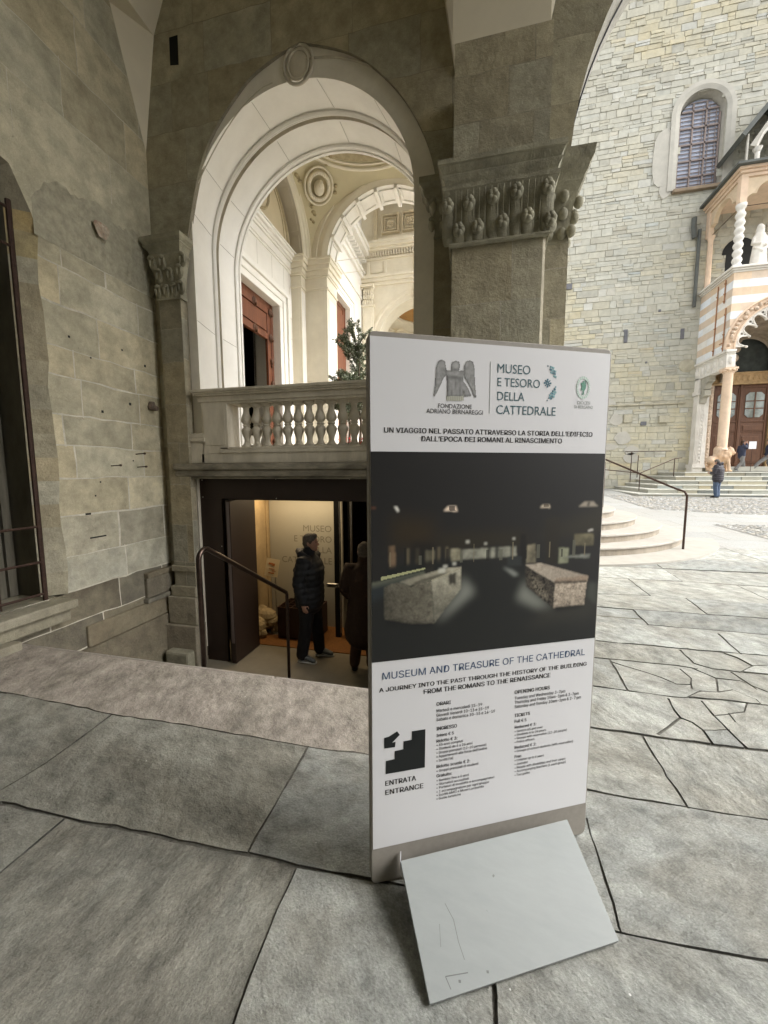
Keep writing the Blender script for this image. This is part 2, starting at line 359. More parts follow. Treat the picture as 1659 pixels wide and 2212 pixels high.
TEXT= [('MUSEO', 0.4594, 0.5883, 1.896, 0.0303, 't', 0), ('E TESORO', 0.4608, 0.6292, 1.8504, 0.0289, 't', 0), ('DELLA', 0.4614, 0.5681, 1.8023, 0.0292, 't', 0), ('CATTEDRALE', 0.4593, 0.6977, 1.7546, 0.0302, 't', 0), ('FONDAZIONE', 0.2414, 0.3654, 1.768, 0.0145, 'k', 0), ('ADRIANO BERNAREGGI', 0.1995, 0.4076, 1.7499, 0.0145, 'k', 0), ('Diocesi', 0.7883, 0.8429, 1.7996, 0.0116, 'g', 0), ('di Bergamo', 0.7753, 0.8559, 1.7846, 0.0108, 'g', 0), ('UN VIAGGIO NEL PASSATO ATTRAVERSO LA STORIA DELL’EDIFICIO', 0.0524, 0.8601, 1.6818, 0.0168, 'k', 1), ('DALL’EPOCA DEI ROMANI AL RINASCIMENTO', 0.1827, 0.7292, 1.6552, 0.0173, 'k', 1), ('MUSEUM AND TREASURE OF THE CATHEDRAL', 0.0439, 0.8788, 0.8161, 0.0263, 'b', 0), ('A JOURNEY INTO THE PAST THROUGH THE HISTORY OF THE BUILDING', 0.0322, 0.889, 0.7701, 0.0159, 'k', 1), ('FROM THE ROMANS TO THE RENAISSANCE', 0.1988, 0.7239, 0.7415, 0.0177, 'k', 1), ('ENTRATA', 0.0539, 0.1706, 0.405, 0.0196, 'k', 1), ('ENTRANCE', 0.0538, 0.1992, 0.3685, 0.0197, 'k', 1), ('ORARI', 0.2485, 0.3048, 0.6886, 0.0138, 'k', 1), ('Martedì e mercoledì 15-19', 0.2488, 0.4327, 0.6629, 0.0118, 'd', 0), ('Giovedì Venerdì 10-13 e 15-19', 0.249, 0.461, 0.6455, 0.0118, 'd', 0), ('Sabato e domenica 10-13 e 14-19', 0.2492, 0.4874, 0.6281, 0.0119, 'd', 0), ('INGRESSO', 0.2497, 0.3305, 0.591, 0.014, 'k', 1), ('Intero € 5', 0.25, 0.3189, 0.5649, 0.012, 'k', 2), ('Ridotto € 3:', 0.2503, 0.3335, 0.5423, 0.012, 'k', 2), ('• 65 anni compiuti', 0.2504, 0.3567, 0.5275, 0.0099, 'd', 0), ('• Studenti da 6 a 26 anni', 0.2506, 0.3962, 0.5118, 0.0099, 'd', 0), ('• Gruppi prenotati (12-20 persone)', 0.2508, 0.454, 0.4962, 0.01, 'd', 0), ('• Appartenenti alle forze dell’ordine', 0.251, 0.4582, 0.4805, 0.01, 'd', 0), ('• Iscritti FAI', 0.2512, 0.3184, 0.4641, 0.01, 'd', 0), ('Ridotto scuole € 2:', 0.2515, 0.3876, 0.439, 0.0122, 'k', 2), ('• Gruppi prenotati di studenti', 0.2517, 0.4226, 0.4224, 0.0101, 'd', 0), ('Gratuito:', 0.252, 0.3138, 0.4008, 0.0123, 'k', 2), ('• Bambini fino a 6 anni', 0.2522, 0.3837, 0.3834, 0.0094, 'd', 0), ('• Giornalisti accreditati', 0.2524, 0.384, 0.3675, 0.0094, 'd', 0), ('• Portatori di invalidità e accompagnatori', 0.2525, 0.4926, 0.3529, 0.0094, 'd', 0), ('• 1 accompagnatore per ogni gruppo', 0.2527, 0.4696, 0.3369, 0.0095, 'd', 0), ('• Iscritti AMEI e Musei Lombardia', 0.2529, 0.4482, 0.3223, 0.0095, 'd', 0), ('• Guide turistiche', 0.2531, 0.3523, 0.3077, 0.0095, 'd', 0), ('OPENING HOURS', 0.5695, 0.7239, 0.6911, 0.0145, 'k', 1), ('Tuesday and Wednesday 3-7pm', 0.5703, 0.7956, 0.6679, 0.0124, 'd', 0), ('Thursday and Friday 10am-1pm & 3-7pm', 0.571, 0.8588, 0.6503, 0.0124, 'd', 0), ('Saturday and Sunday 10am-1pm & 2-7 pm', 0.5716, 0.8706, 0.632, 0.0124, 'd', 0), ('TICKETS', 0.5729, 0.6393, 0.5953, 0.0132, 'k', 1), ('Full € 5', 0.5738, 0.6247, 0.571, 0.0126, 'k', 2), ('Reduced € 3:', 0.5747, 0.6695, 0.5465, 0.0119, 'k', 2), ('• Seniors 65 and over', 0.5753, 0.6995, 0.5302, 0.0097, 'd', 0), ('• Students 6 to 26 years', 0.5758, 0.7154, 0.5153, 0.0097, 'd', 0), ('• Groups with reservation (12-20 people)', 0.5763, 0.8118, 0.5004, 0.0097, 'd', 0), ('• Police officers', 0.5769, 0.6643, 0.4847, 0.0097, 'd', 0), ('Reduced € 2:', 0.5778, 0.6732, 0.4607, 0.012, 'k', 2), ('• Groups of school students (with reservation)', 0.5783, 0.8437, 0.4456, 0.0098, 'd', 0), ('Free:', 0.5792, 0.6095, 0.4215, 0.0121, 'k', 2), ('• Children up to 6 years', 0.5797, 0.7107, 0.4064, 0.0098, 'd', 0), ('• Journalist', 0.5803, 0.6381, 0.3904, 0.0099, 'd', 0), ('• People with disabilities and their carers', 0.5809, 0.8119, 0.3745, 0.0099, 'd', 0), ('• Accompanying teachers (1 each group)', 0.5814, 0.8135, 0.3592, 0.0099, 'd', 0), ('• Tour guides', 0.582, 0.6495, 0.3432, 0.0099, 'd', 0)]
brown= [(0.081, 1.4), (0.232, 1.384), (0.239, 1.287), (0.075, 1.294)]
col1= [(0.673, 1.377), (0.735, 1.382), (0.737, 1.195), (0.681, 1.204)]
col2= [(0.571, 1.32), (0.595, 1.319), (0.598, 1.209), (0.571, 1.21)]
flr= [(-0.004, 1.175), (0.363, 1.228), (0.558, 1.217), (0.92, 1.113), (0.92, 0.874), (-0.006, 0.895)]
lamp1= [(0.265, 1.413), (0.282, 1.43), (0.313, 1.429), (0.319, 1.412)]
lamp2= [(0.647, 1.416), (0.66, 1.429), (0.688, 1.429), (0.692, 1.415)]
lamp3= [(0.814, 1.417), (0.841, 1.436), (0.881, 1.435), (0.904, 1.416)]
lamp4= [(0.087, 1.433), (0.096, 1.433), (0.105, 1.416), (0.099, 1.415)]
lamp5= [(0.006, 1.432), (0.022, 1.432), (0.022, 1.428), (0.006, 1.428)]
p1= [(0.067, 1.297), (0.09, 1.299), (0.092, 1.217), (0.069, 1.215)]
p2= [(0.2, 1.277), (0.233, 1.275), (0.231, 1.2), (0.201, 1.202)]
p3= [(0.294, 1.278), (0.334, 1.276), (0.335, 1.235), (0.295, 1.231)]
p4= [(0.599, 1.276), (0.636, 1.281), (0.639, 1.207), (0.598, 1.209)]
p5= [(0.802, 1.311), (0.889, 1.311), (0.892, 1.263), (0.805, 1.267)]
p6= [(0.734, 1.261), (0.78, 1.259), (0.78, 1.199), (0.737, 1.201)]
poolL= [(0.339, 1.176), (0.391, 1.112), (0.279, 1.03), (0.243, 1.009), (0.337, 1.122)]
poolR= [(0.601, 1.153), (0.563, 1.074), (0.654, 1.029), (0.725, 1.017), (0.602, 1.115)]
rail= [(-0.004, 1.169), (0.198, 1.202), (0.198, 1.184), (-0.005, 1.146)]
sarcL= [(0.049, 1.151), (0.139, 1.171), (0.151, 1.144), (0.223, 1.165), (0.236, 1.007), (0.052, 1.038)]
sarcLin= [(0.139, 1.171), (0.265, 1.204), (0.335, 1.209), (0.335, 1.204), (0.229, 1.168), (0.151, 1.146)]
sarcLside= [(0.223, 1.165), (0.335, 1.206), (0.337, 1.128), (0.236, 1.007)]
sarcRend= [(0.727, 1.126), (0.87, 1.12), (0.862, 1.025), (0.724, 1.024)]
sarcRside= [(0.595, 1.2), (0.634, 1.176), (0.725, 1.126), (0.723, 1.024), (0.602, 1.119)]
sarcRtop= [(0.595, 1.203), (0.664, 1.205), (0.874, 1.142), (0.871, 1.119), (0.723, 1.126), (0.634, 1.176)]
screen= [(0.337, 1.273), (0.556, 1.275), (0.557, 1.236), (0.338, 1.235)]
slab= [(0.757, 1.225), (0.879, 1.232), (0.877, 1.213), (0.75, 1.223)]
JOINTS= [([(-3.258, 1.9), (-2.625, 1.892), (-2.243, 1.874), (-1.589, 1.891), (-0.893, 1.889), (-0.546, 1.908)], 0.012), ([(-2.148, 1.206), (-1.773, 1.218), (-1.43, 1.232), (-1.122, 1.243), (-0.873, 1.255), (-0.652, 1.253), (-0.359, 1.271), (-0.219, 1.279)], 0.016), ([(-2.243, 1.874), (-2.209, 1.451), (-2.235, 1.261)], 0.008), ([(-0.893, 1.889), (-0.883, 1.573), (-0.879, 1.323), (-0.873, 1.255)], 0.009), ([(-1.766, 1.213), (-1.766, 1.076), (-1.768, 0.969)], 0.007), ([(-0.65, 1.248), (-0.648, 1.028), (-0.643, 0.911), (-0.634, 0.831), (-0.63, 0.8)], 0.009), ([(1.452, 4.757), (1.754, 4.747), (2.227, 4.759), (2.504, 4.749), (3.052, 4.751)], 0.022), ([(1.276, 4.264), (1.752, 4.283), (2.215, 4.276), (2.509, 4.27), (2.747, 4.254)], 0.016), ([(1.126, 3.765), (1.31, 3.756), (1.504, 3.763), (1.779, 3.754), (2.092, 3.756), (2.442, 3.759)], 0.028), ([(1.02, 3.402), (1.285, 3.41), (1.624, 3.408), (1.746, 3.387)], 0.014), ([(0.877, 2.927), (1.096, 2.915), (1.362, 2.902), (1.659, 2.934), (1.936, 2.936)], 0.026), ([(0.726, 2.424), (0.982, 2.423), (1.182, 2.417), (1.503, 2.422), (1.625, 2.431)], 0.02), ([(2.392, 6.13), (2.908, 6.152), (3.889, 6.111)], 0.02), ([(1.604, 5.282), (2.174, 5.338)], 0.012), ([(2.552, 5.316), (3.39, 5.299)], 0.015), ([(3.016, 7.314), (2.908, 6.152)], 0.02), ([(2.205, 6.119), (2.181, 5.34)], 0.014), ([(2.561, 5.309), (2.504, 4.749)], 0.012), ([(1.773, 4.751), (1.752, 4.283)], 0.012), ([(2.306, 4.181), (2.241, 3.746)], 0.014), ([(1.124, 3.405), (1.112, 3.15), (1.096, 2.915)], 0.016), ([(1.781, 3.72), (1.765, 3.48), (1.864, 3.414), (2.046, 3.4), (2.224, 3.405)], 0.022), ([(1.12, 3.362), (1.283, 3.262), (1.41, 3.174), (1.478, 3.097), (1.566, 3.11)], 0.014), ([(1.718, 3.381), (1.806, 3.257), (1.957, 3.257), (2.053, 3.127)], 0.018), ([(1.806, 3.257), (1.704, 3.039), (1.594, 3.029), (1.454, 2.916)], 0.016), ([(1.613, 3.348), (1.624, 3.215), (1.55, 3.05)], 0.014), ([(2.092, 3.756), (2.17, 3.665), (2.199, 3.53), (2.325, 3.568)], 0.016), ([(2.199, 3.53), (2.046, 3.4)], 0.012), ([(1.974, 3.384), (1.989, 3.248), (1.999, 3.153)], 0.016), ([(1.704, 3.039), (1.825, 3.098), (1.907, 2.998), (1.9, 2.941)], 0.016), ([(1.325, 2.865), (1.298, 2.724), (1.298, 2.649), (1.181, 2.529), (1.089, 2.443)], 0.014), ([(1.298, 2.649), (1.346, 2.613), (1.369, 2.545), (1.355, 2.422)], 0.013), ([(1.369, 2.545), (1.525, 2.586)], 0.008), ([(1.53, 2.884), (1.516, 2.724), (1.519, 2.5), (1.523, 2.427)], 0.016), ([(1.516, 2.724), (1.731, 2.811), (1.807, 2.92)], 0.008), ([(1.623, 2.767), (1.61, 2.685)], 0.008), ([(0.996, 2.411), (0.991, 2.243), (0.996, 2.153), (0.987, 2.099), (0.997, 2.025), (0.996, 1.914)], 0.011), ([(0.576, 1.917), (0.758, 1.909), (0.958, 1.915), (1.053, 1.914), (1.311, 1.921)], 0.009), ([(0.489, 1.297), (0.554, 1.298), (0.685, 1.303), (0.805, 1.31), (0.915, 1.317), (0.941, 1.32)], 0.012), ([(0.523, 1.742), (0.521, 1.596), (0.518, 1.467), (0.513, 1.316), (0.515, 1.299)], 0.008), ([(0.09, 1.072), (0.091, 1.04), (0.09, 0.961)], 0.012)]
# ---------------------------------------------------------------- ground
def gz(y): return max(0.0, .031 * (y - 9))
g = MB(); ys = [-40, 9, 90]
g.add([(-60,-40,-1.6),(60,-40,-1.6),(60,90,-1.6),(-60,90,-1.6)], [(0,1,2,3)])
struct('ground', g, M['dirt'])
# flagstones: outline with the stair well cut out
HOLE = [(-4.2,2.5),(-.45,2.5),(-.45,5.0),(-4.2,5.0)]
pv_out = [(-4.15,-4),(9,-4),(9,9.02),(-.45,9.02),(-.45,2.505),(-4.15,2.505)]
JJ = list(JOINTS)
def jl(pts, wd=.011): JJ.append((pts, wd))
jl([(-4.2,1.9),(-3.258,1.9)]); jl([(-.546,1.908),(.03,1.92),(.576,1.917)]); jl([(1.311,1.921),(2.6,1.93),(9.1,1.9)])
jl([(-4.2,1.19),(-2.148,1.206)], .014); jl([(-.219,1.279),(.2,1.285),(.489,1.297)]); jl([(.941,1.32),(2.2,1.33),(9.1,1.3)])
jl([(-.40,1.9),(-.40,2.95)], .012); jl([(.06,1.9),(.06,2.43)], .01)
jl([(-4.2,.55),(-1.768,.55),(-.6,.56),(.09,.62),(1.1,.6),(9.1,.6)]); jl([(.09,1.0),(.09,.62)]); jl([(-1.768,.969),(-1.77,.55)]); jl([(-.63,.8),(-.62,.56)])
jl([(-4.2,-.3),(9.1,-.25)]); jl([(-4.2,-1.2),(9.1,-1.15)]); jl([(-4.2,-2.2),(9.1,-2.2)])
for x, y0, y1 in ((-3.2,1.2,1.9),(-3.0,.55,1.2),(-2.6,-.3,.55),(-1.3,-.3,.55),(.5,-.3,.6),(1.5,-.3,.6),(2.4,.6,1.32),(1.9,1.32,1.92),(-3,-1.2,-.3),(-1,-1.2,-.3),(.8,-1.2,-.25),(2.2,-1.2,-.25)): jl([(x,y0),(x+.02,y1)], .009)
jl([(-.45,2.43),(.726,2.424)]); jl([(1.625,2.431),(3,2.44),(9.1,2.43)]); jl([(-.45,2.93),(.877,2.927)]); jl([(1.936,2.936),(9.1,2.93)])
jl([(-.45,3.4),(1.02,3.402)]); jl([(2.224,3.405),(9.1,3.41)]); jl([(-.45,3.765),(1.126,3.765)]); jl([(2.442,3.759),(9.1,3.76)])
jl([(-.45,4.26),(1.276,4.264)]); jl([(2.747,4.254),(9.1,4.26)]); jl([(-.45,4.76),(1.452,4.757)]); jl([(3.052,4.751),(9.1,4.75)])
jl([(-.45,5.28),(1.604,5.282)]); jl([(3.39,5.299),(9.1,5.3)]); jl([(-.45,6.13),(2.392,6.13)]); jl([(3.889,6.111),(9.1,6.1)]); jl([(-.45,6.9),(9.1,6.95)], .015); jl([(-.45,7.7),(9.1,7.75)], .014)
for x, y0, y1 in ((2.1,1.92,2.43),(3.3,1.92,2.43),(2.5,2.43,2.93),(3.1,2.93,3.41),(3.6,3.41,3.76),(3.0,3.76,4.26),(4.2,3.76,4.26),(3.6,4.26,4.75),(3.9,4.75,5.3),(4.7,5.3,6.1),(3.5,5.3,6.1),(4.6,6.1,6.95),(5.9,6.1,6.95),(5.2,6.95,7.75),(6.6,6.95,7.75),(4.9,7.75,9),(6.0,7.75,9),(7.2,7.75,9),(.3,4.76,5.28),(.2,3.4,3.76)): jl([(x,y0),(x+.03,y1)], .013)
rg = random.Random(5)
JJ = [(p_, w_*(.9 if p_[0][0] < .1 else .75) + .003) for p_, w_ in JJ]
ov, tris, comp = slabs2d(pv_out, [], JJ, jit=.005, step=.07, rng=rg)
info = {}
cen_ = {}
for t, c in zip(tris, comp):
    a = ov[t]; ar = abs((a[1][0]-a[0][0])*(a[2][1]-a[0][1]) - (a[2][0]-a[0][0])*(a[1][1]-a[0][1])) + 1e-9; s_ = cen_.setdefault(c, [0, 0, 0]); s_[0] += ar; s_[1] += ar*a[:,0].mean(); s_[2] += ar*a[:,1].mean()
for t, c in zip(tris, comp):
    if c >= 0 and c not in info:
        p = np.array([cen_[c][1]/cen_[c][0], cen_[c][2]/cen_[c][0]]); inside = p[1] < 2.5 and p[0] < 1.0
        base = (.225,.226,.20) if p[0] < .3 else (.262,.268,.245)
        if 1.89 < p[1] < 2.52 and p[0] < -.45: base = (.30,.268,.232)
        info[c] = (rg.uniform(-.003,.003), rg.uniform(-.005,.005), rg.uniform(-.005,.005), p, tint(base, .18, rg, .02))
pm = MB(); key = {}
def pvt(i, c):
    k = (i, c)
    if k not in key:
        h, a, b_, p, _ = info[c]; q = ov[i]; z = h + a*(q[0]-p[0]) + b_*(q[1]-p[1]); z = max(-.008, min(.008, z))
        if q[1] > 2.49 and q[0] < -.4 and q[1] < 2.52: z = 0
        key[k] = len(pm.v); pm.v.append((q[0], q[1], z))
    return key[k]
ecount = {}
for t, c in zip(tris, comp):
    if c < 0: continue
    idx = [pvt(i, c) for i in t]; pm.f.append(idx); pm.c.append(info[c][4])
    for k in range(len(idx)):
        a, b_ = idx[k], idx[(k+1) % len(idx)]; ecount.setdefault((min(a,b_), max(a,b_)), []).append((a, b_, info[c][4]))
low = {}
def lw(i):
    if i not in low: low[i] = len(pm.v); x, y, z = pm.v[i]; pm.v.append((x, y, z - .03))
    return low[i]
for k, L in list(ecount.items()):
    if len(L) == 1: a, b_, c = L[0]; pm.f.append([b_, a, lw(a), lw(b_)]); pm.c.append(tuple(x*.3 for x in c))
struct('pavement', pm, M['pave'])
d = MB(); d.add([(x, y, -.0095) for x, y in pv_out], [tuple(range(len(pv_out)))]); struct('ground_bed', d, M['dirt'])
# piazza: smooth stone lanes with panels of cobbles, rising gently
pz = MB(); rg = random.Random(9)
for i in range(-1, 26):
    for j in range(-14, 22):
        if j < 0 and i < 8.5: continue
        x0 = i*1.2 + (j % 2)*.55 - 1; y0 = 9.03 + j*.95
        k = tint((.275,.275,.255), .09, rg, .02)
        pz.add([(x0+.006,y0+.006,gz(y0)),(x0+1.194,y0+.006,gz(y0)),(x0+1.194,y0+.944,gz(y0+.95)),(x0+.006,y0+.944,gz(y0+.95))], [(0,1,2,3)], k)
struct('square_pavement', pz, M['kerb'])
pb = MB(); pb.add([(9,-6,-.012),(34,-6,-.012),(34,9.02,-.012),(9,9.02,-.012)], [(0,1,2,3)]); pb.add([(-3,9.02,-.012),(34,9.02,-.012),(34,32,gz(32)-.012),(-3,32,gz(32)-.012)], [(0,1,2,3)]); struct('square_ground', pb, M['dirt'])
cb = MB(); rg = random.Random(3)
c1 = [(6.2,15.6),(8.2,14.6),(26,14.3),(26,19.6),(13,20.0),(9.6,20.4),(7.6,21.3),(6.3,21.5)]; c2 = [(6.35,12.2),(18,13.2),(18,7.4),(11,7.4),(6.4,9.8)]
for poly, sz in ((c1, .17), (c2, .15)):
    xs = [p[0] for p in poly]; ys_ = [p[1] for p in poly]; gx = np.arange(min(xs), min(max(xs), 16), sz); gy = np.arange(min(ys_), max(ys_), sz)
    for yy in gy:
        for xx in gx:
            if yy < 9.05: continue
            x = xx + rg.uniform(-.03,.03); y = yy + rg.uniform(-.03,.03)
            if not pip(np.array([x]), np.array([y]), poly)[0]: continue
            z = gz(y); r_ = sz * rg.uniform(.38,.5); a0 = rg.uniform(0, 6); n = 6
            ring = [(x + r_*math.cos(a0+2*math.pi*k/n)*rg.uniform(.8,1.1), y + r_*math.sin(a0+2*math.pi*k/n)*rg.uniform(.8,1.1)) for k in range(n)]
            h = rg.uniform(.012,.026)
            cb.add([(p, q, z - .01) for p, q in ring] + [(x + (p-x)*.65, y + (q-y)*.65, z + h) for p, q in ring], [(k,(k+1)%n,n+(k+1)%n,n+k) for k in range(n)] + [tuple(range(n,2*n))], tint((.31,.30,.27), .28, rg, .05))
    cb.add([(p, q, gz(q) + .004) for p, q in poly], [tuple(range(len(poly)))], (.16,.155,.14))
struct('cobbled_ground', cb, M['gravel'])

# ---------------------------------------------------------------- loggia: left wall
XW, YW = -4.1, 4.45
rg = random.Random(11)
lw_ = thing('masonry_wall', 'tall sandstone ashlar wall beside the stairwell, with a gated niche at its near end', 'wall', (XW, 1, -1.1))
mb = MB()
J = courses(-4, 4.5, -1.1, 3.78, (.28,.46), (.4,.95), .015, rg); J += [([(-4,3.80),(4.5,3.80)], .01)] + courses(-4, 4.5, 4.62, 9.0, (.45,.7), (.6,1.4), .007, rg)
NX = [(2.87,.30),(2.87,3.98),(2.75,4.25),(1.2,4.6),(-.6,4.25),(-.7,3.98),(-.7,.30)]
JAM = [(3.05,.30)] + [(3.05 + .014*math.sin(i*1.3) + rg.uniform(-.012,.012), .3 + i*.234) for i in range(1, 16)] + [(3.02,3.98)]
hole = JAM + [(2.87,4.3),(1.2,4.7),(-.75,4.3),(-.85,.3)]
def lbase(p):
    if p[1] < .3: return (.15,.132,.098)  # lowest stones coloured dark for stairwell shade and damp dirt
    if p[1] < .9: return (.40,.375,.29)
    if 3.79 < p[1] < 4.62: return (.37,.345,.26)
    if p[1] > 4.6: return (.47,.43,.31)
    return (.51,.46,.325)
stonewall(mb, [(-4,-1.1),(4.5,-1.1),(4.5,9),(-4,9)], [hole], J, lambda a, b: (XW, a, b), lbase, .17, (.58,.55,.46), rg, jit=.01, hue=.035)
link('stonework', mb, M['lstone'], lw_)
mb = MB()      # splayed broken jamb of the niche
for (a, b), (c, d_) in zip(JAM, JAM[1:]):
    mb.add([(XW, a, b), (XW, c, d_), (XW-.16, 2.9, d_), (XW-.16, 2.9, b)], [(0,1,2,3)], tint((.40,.36,.26) if b < 3.5 else (.44,.35,.18), .10, rg))
mb.add([(XW,3.02,3.98),(XW,2.87,4.3),(XW,1.2,4.7),(XW-.16,1.2,4.6),(XW-.16,2.8,4.25),(XW-.16,2.9,3.98)], [(0,1,2,3,4,5)], (.26,.23,.17))
link('niche_jamb', mb, M['lstone'], lw_)
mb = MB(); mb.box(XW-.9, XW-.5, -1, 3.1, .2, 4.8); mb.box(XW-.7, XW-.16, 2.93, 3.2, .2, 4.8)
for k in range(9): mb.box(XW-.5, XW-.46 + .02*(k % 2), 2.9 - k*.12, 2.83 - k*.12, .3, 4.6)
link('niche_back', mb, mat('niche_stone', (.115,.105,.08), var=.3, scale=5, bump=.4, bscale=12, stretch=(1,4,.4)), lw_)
mb = MB()      # rough strip where a string course was hacked off, standing a little proud
rs = []
N_ = 34
for i in range(N_ + 1):
    y = 3.03 + (4.5 - 3.03) * i / N_; t_ = 4.45 + .05*math.sin(i*.5) + rg.uniform(-.025,.025) - .35*max(0, 1 - i/6); pw = min(1, .15 + i/6)
    rs.append([(XW + .004, y, 3.80)] + [(XW + .003 + rg.uniform(0,.015)*pw, y, 3.80 + (t_-3.80)*(.06 + .88*k/5)) for k in range(6)] + [(XW + .002, y, t_)])
mb.loft(rs, False, None, False); link('hacked_band', mb, M['rough'], lw_, label='pitted grey band of hacked stone')
mb = MB(); mb.prism([(3.70+.085*math.cos(a)*(1+.25*math.sin(3*a)), 4.2+.10*math.sin(a)*(1+.2*math.cos(2*a))) for a in np.linspace(0, 6.1, 14)], lambda a, b, t: (XW+.05+t, a, b), 0, .008)
link('fresco_patch', mb, mat('fresco', (.30,.19,.14), var=.5, scale=16, bump=.2, col2=(.40,.36,.28), mix2=.9, scale2=9), lw_, label='scrap of red fresco')
mb = MB()      # mouldings low on the wall, near corner, coloured dark for stairwell shade and dirt
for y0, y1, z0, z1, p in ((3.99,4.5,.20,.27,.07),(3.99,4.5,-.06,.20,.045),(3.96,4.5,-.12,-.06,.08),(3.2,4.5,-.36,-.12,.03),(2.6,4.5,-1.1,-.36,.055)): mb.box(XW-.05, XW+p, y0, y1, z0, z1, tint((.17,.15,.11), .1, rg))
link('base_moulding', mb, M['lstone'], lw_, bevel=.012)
mb = MB(); mb.box(XW-.5, XW+.22, -4, 2.98, .20, .29, (.27,.25,.19)); mb.box(XW-.2, XW+.15, -4, 2.95, .07, .20, (.25,.23,.17)); mb.box(XW-.2, XW+.24, -4, 2.45, -.02, .07, (.25,.23,.18)); link('niche_sill', mb, M['lstone'], lw_, bevel=.012)
mb = MB()
for y, z, r_ in ((3.96,2.385,.022),(3.59,2.24,.02),(3.28,2.95,.016),(3.9,3.0,.014),(4.22,2.9,.02),(3.5,2.8,.012),(3.43,1.3,.012),(3.5,1.45,.012),(3.95,1.7,.012)): mb.box(XW-.02, XW+.004, y-r_*.6, y+r_*.6, z-r_*.8, z+r_*.6)
mb.box(XW-.02, XW+.004, 3.33, 3.52, .83, .845); mb.box(XW-.02, XW+.004, 3.3, 3.36, 1.095, 1.115); link('peg_holes', mb, M['dark'], lw_)
# iron gate in the niche
gt = thing('iron_gate', 'rusty iron gate with thin bars closing the niche in the left wall', 'gate', (XW, 2.8, .3))
mb = MB()
mb.tube([(XW-.04,2.86,.29),(XW-.04,2.86,4.0)], .022, 6); mb.tube([(XW-.04,.3,.29),(XW-.04,.3,4.0)], .022, 6)
pieces('gate_post', mb, M['rust'], gt)
mb = MB()
for z in (.36,.68,1.03,3.6,3.93): mb.tube([(XW-.04,.3,z),(XW-.04,2.86,z)], .013, 6)
pieces('gate_rail', mb, M['rust'], gt)
mb = MB()
for y in (2.5,2.15,1.8): mb.tube([(XW-.06,y,.3),(XW-.06,y,1.03)], .008, 5)
pieces('gate_bar', mb, M['rust'], gt)
for y, z, lab in ((3.995,1.78,'upper rusty nail driven into the left wall, right-hand pair'),(3.65,1.63,'rusty nail driven into the left wall, alone on the left of the pair'),(4.005,1.62,'lower rusty nail driven into the left wall, right-hand pair')):
    mb = MB(); mb.tube([(XW-.02,y,z),(XW+.13,y,z+.008)], .0065, 6); mb.tube([(XW+.125,y,z+.007),(XW+.14,y,z+.008)], .014, 6)
    whole('iron_nail', lab, 'nail', mb, M['rust'], (XW, y, z), 'nails in the left wall')
mb = MB(); mb.lathe((XW+.03,4.26,2.39), [(.045,-.03),(.05,0),(.035,.06),(.03,.07)], 8); mb.tube([(XW,4.26,2.40),(XW+.10,4.27,2.37)], [.045,.028], 8)
whole('wall_peg', 'broken clay pipe stub sticking out of the left wall above the nails', 'peg', mb, mat('dark_clay', (.13,.10,.08), var=.4, scale=30), (XW,4.26,2.39))

# ---------------------------------------------------------------- loggia: wall with the pointed arch
def crom(P, n=6):
    out = []
    for i in range(len(P) - 1):
        p0, p1, p2, p3 = [Vector(P[max(0, min(len(P)-1, i+k))]) for k in (-1, 0, 1, 2)]
        for k in range(n):
            t = k / n; out.append(tuple(.5*((2*p1) + (p2-p0)*t + (2*p0-5*p1+4*p2-p3)*t*t + (3*p1-p0-3*p2+p3)*t**3)))
    out.append(tuple(P[-1])); return out
PA = crom([(-3.64,3.79),(-3.57,4.44),(-3.27,5.4),(-2.74,6.0),(-2.32,6.22),(-1.99,6.31)]) [:-1] + crom([(-1.99,6.31),(-1.39,6.06),(-.93,5.65),(-.61,5.14),(-.46,4.6),(-.43,3.79)])
hole1 = [(-3.70,-1.14)] + [(-3.70,1.5),(-3.64,1.68)] + PA + [(-.43,-1.14)]
RA = [(.85, 0)] + [(4.23 - 3.38*math.cos(R(a)), 4.5 + 3.38*math.sin(R(a))) for a in np.linspace(0, 66, 18)]; RA = RA + [(5.7 - x, z) for x, z in RA[::-1]]
aw = thing('arched_wall', 'dark stone loggia wall pierced by a pointed arch and a wide open arch', 'wall', (0, YW, 0))
mb = MB(); rg = random.Random(21)
J = courses(-4.1, 5.6, -1.1, 8.9, (.42,.62), (.5,1.2), .006, rg)
stonewall(mb, [(-4.1,-1.1),(5.6,-1.1),(5.6,8.9),(-4.1,8.9)], [hole1, RA, [(-3.68,6.44),(-3.56,6.42),(-3.555,6.74),(-3.675,6.74)]], J, lambda a, b: (a, YW, b), lambda p: (.40,.365,.262) if p[1] > 1.7 else (.31,.275,.2), .14, (.27,.245,.185), rg, jit=.01, hue=.045)
link('stonework', mb, M['lstone'], aw)
mb = MB()
mb.loft([[(x, YW, z) for x, z in hole1], [(x, YW+.06, z) for x, z in hole1]], False, (.27,.24,.18)); link('pointed_arch_reveal', mb, M['lstone'], aw)
mb = MB(); mb.loft([[(x, YW, z) for x, z in RA], [(x, YW+.28, z) for x, z in RA], [(x-.0, YW+.30, z) for x, z in RA], [(x, YW+.6, z) for x, z in RA]], False, (.45,.43,.38), False); link('open_arch_reveal', mb, M['lstone'], aw)  # soffit coloured paler than the wall, painting in the outside light
mb = MB(); mb.tube([(x + (.012 if x < 2.85 else -.012), YW+.29, z - .01) for x, z in RA[1:-1]], .009, 6); link('tension_strip', mb, M['black'], aw)
mb = MB(); mb.box(-3.74, -3.50, YW+.03, YW+.3, 6.36, 6.80); link('socket', mb, M['dark'], aw)
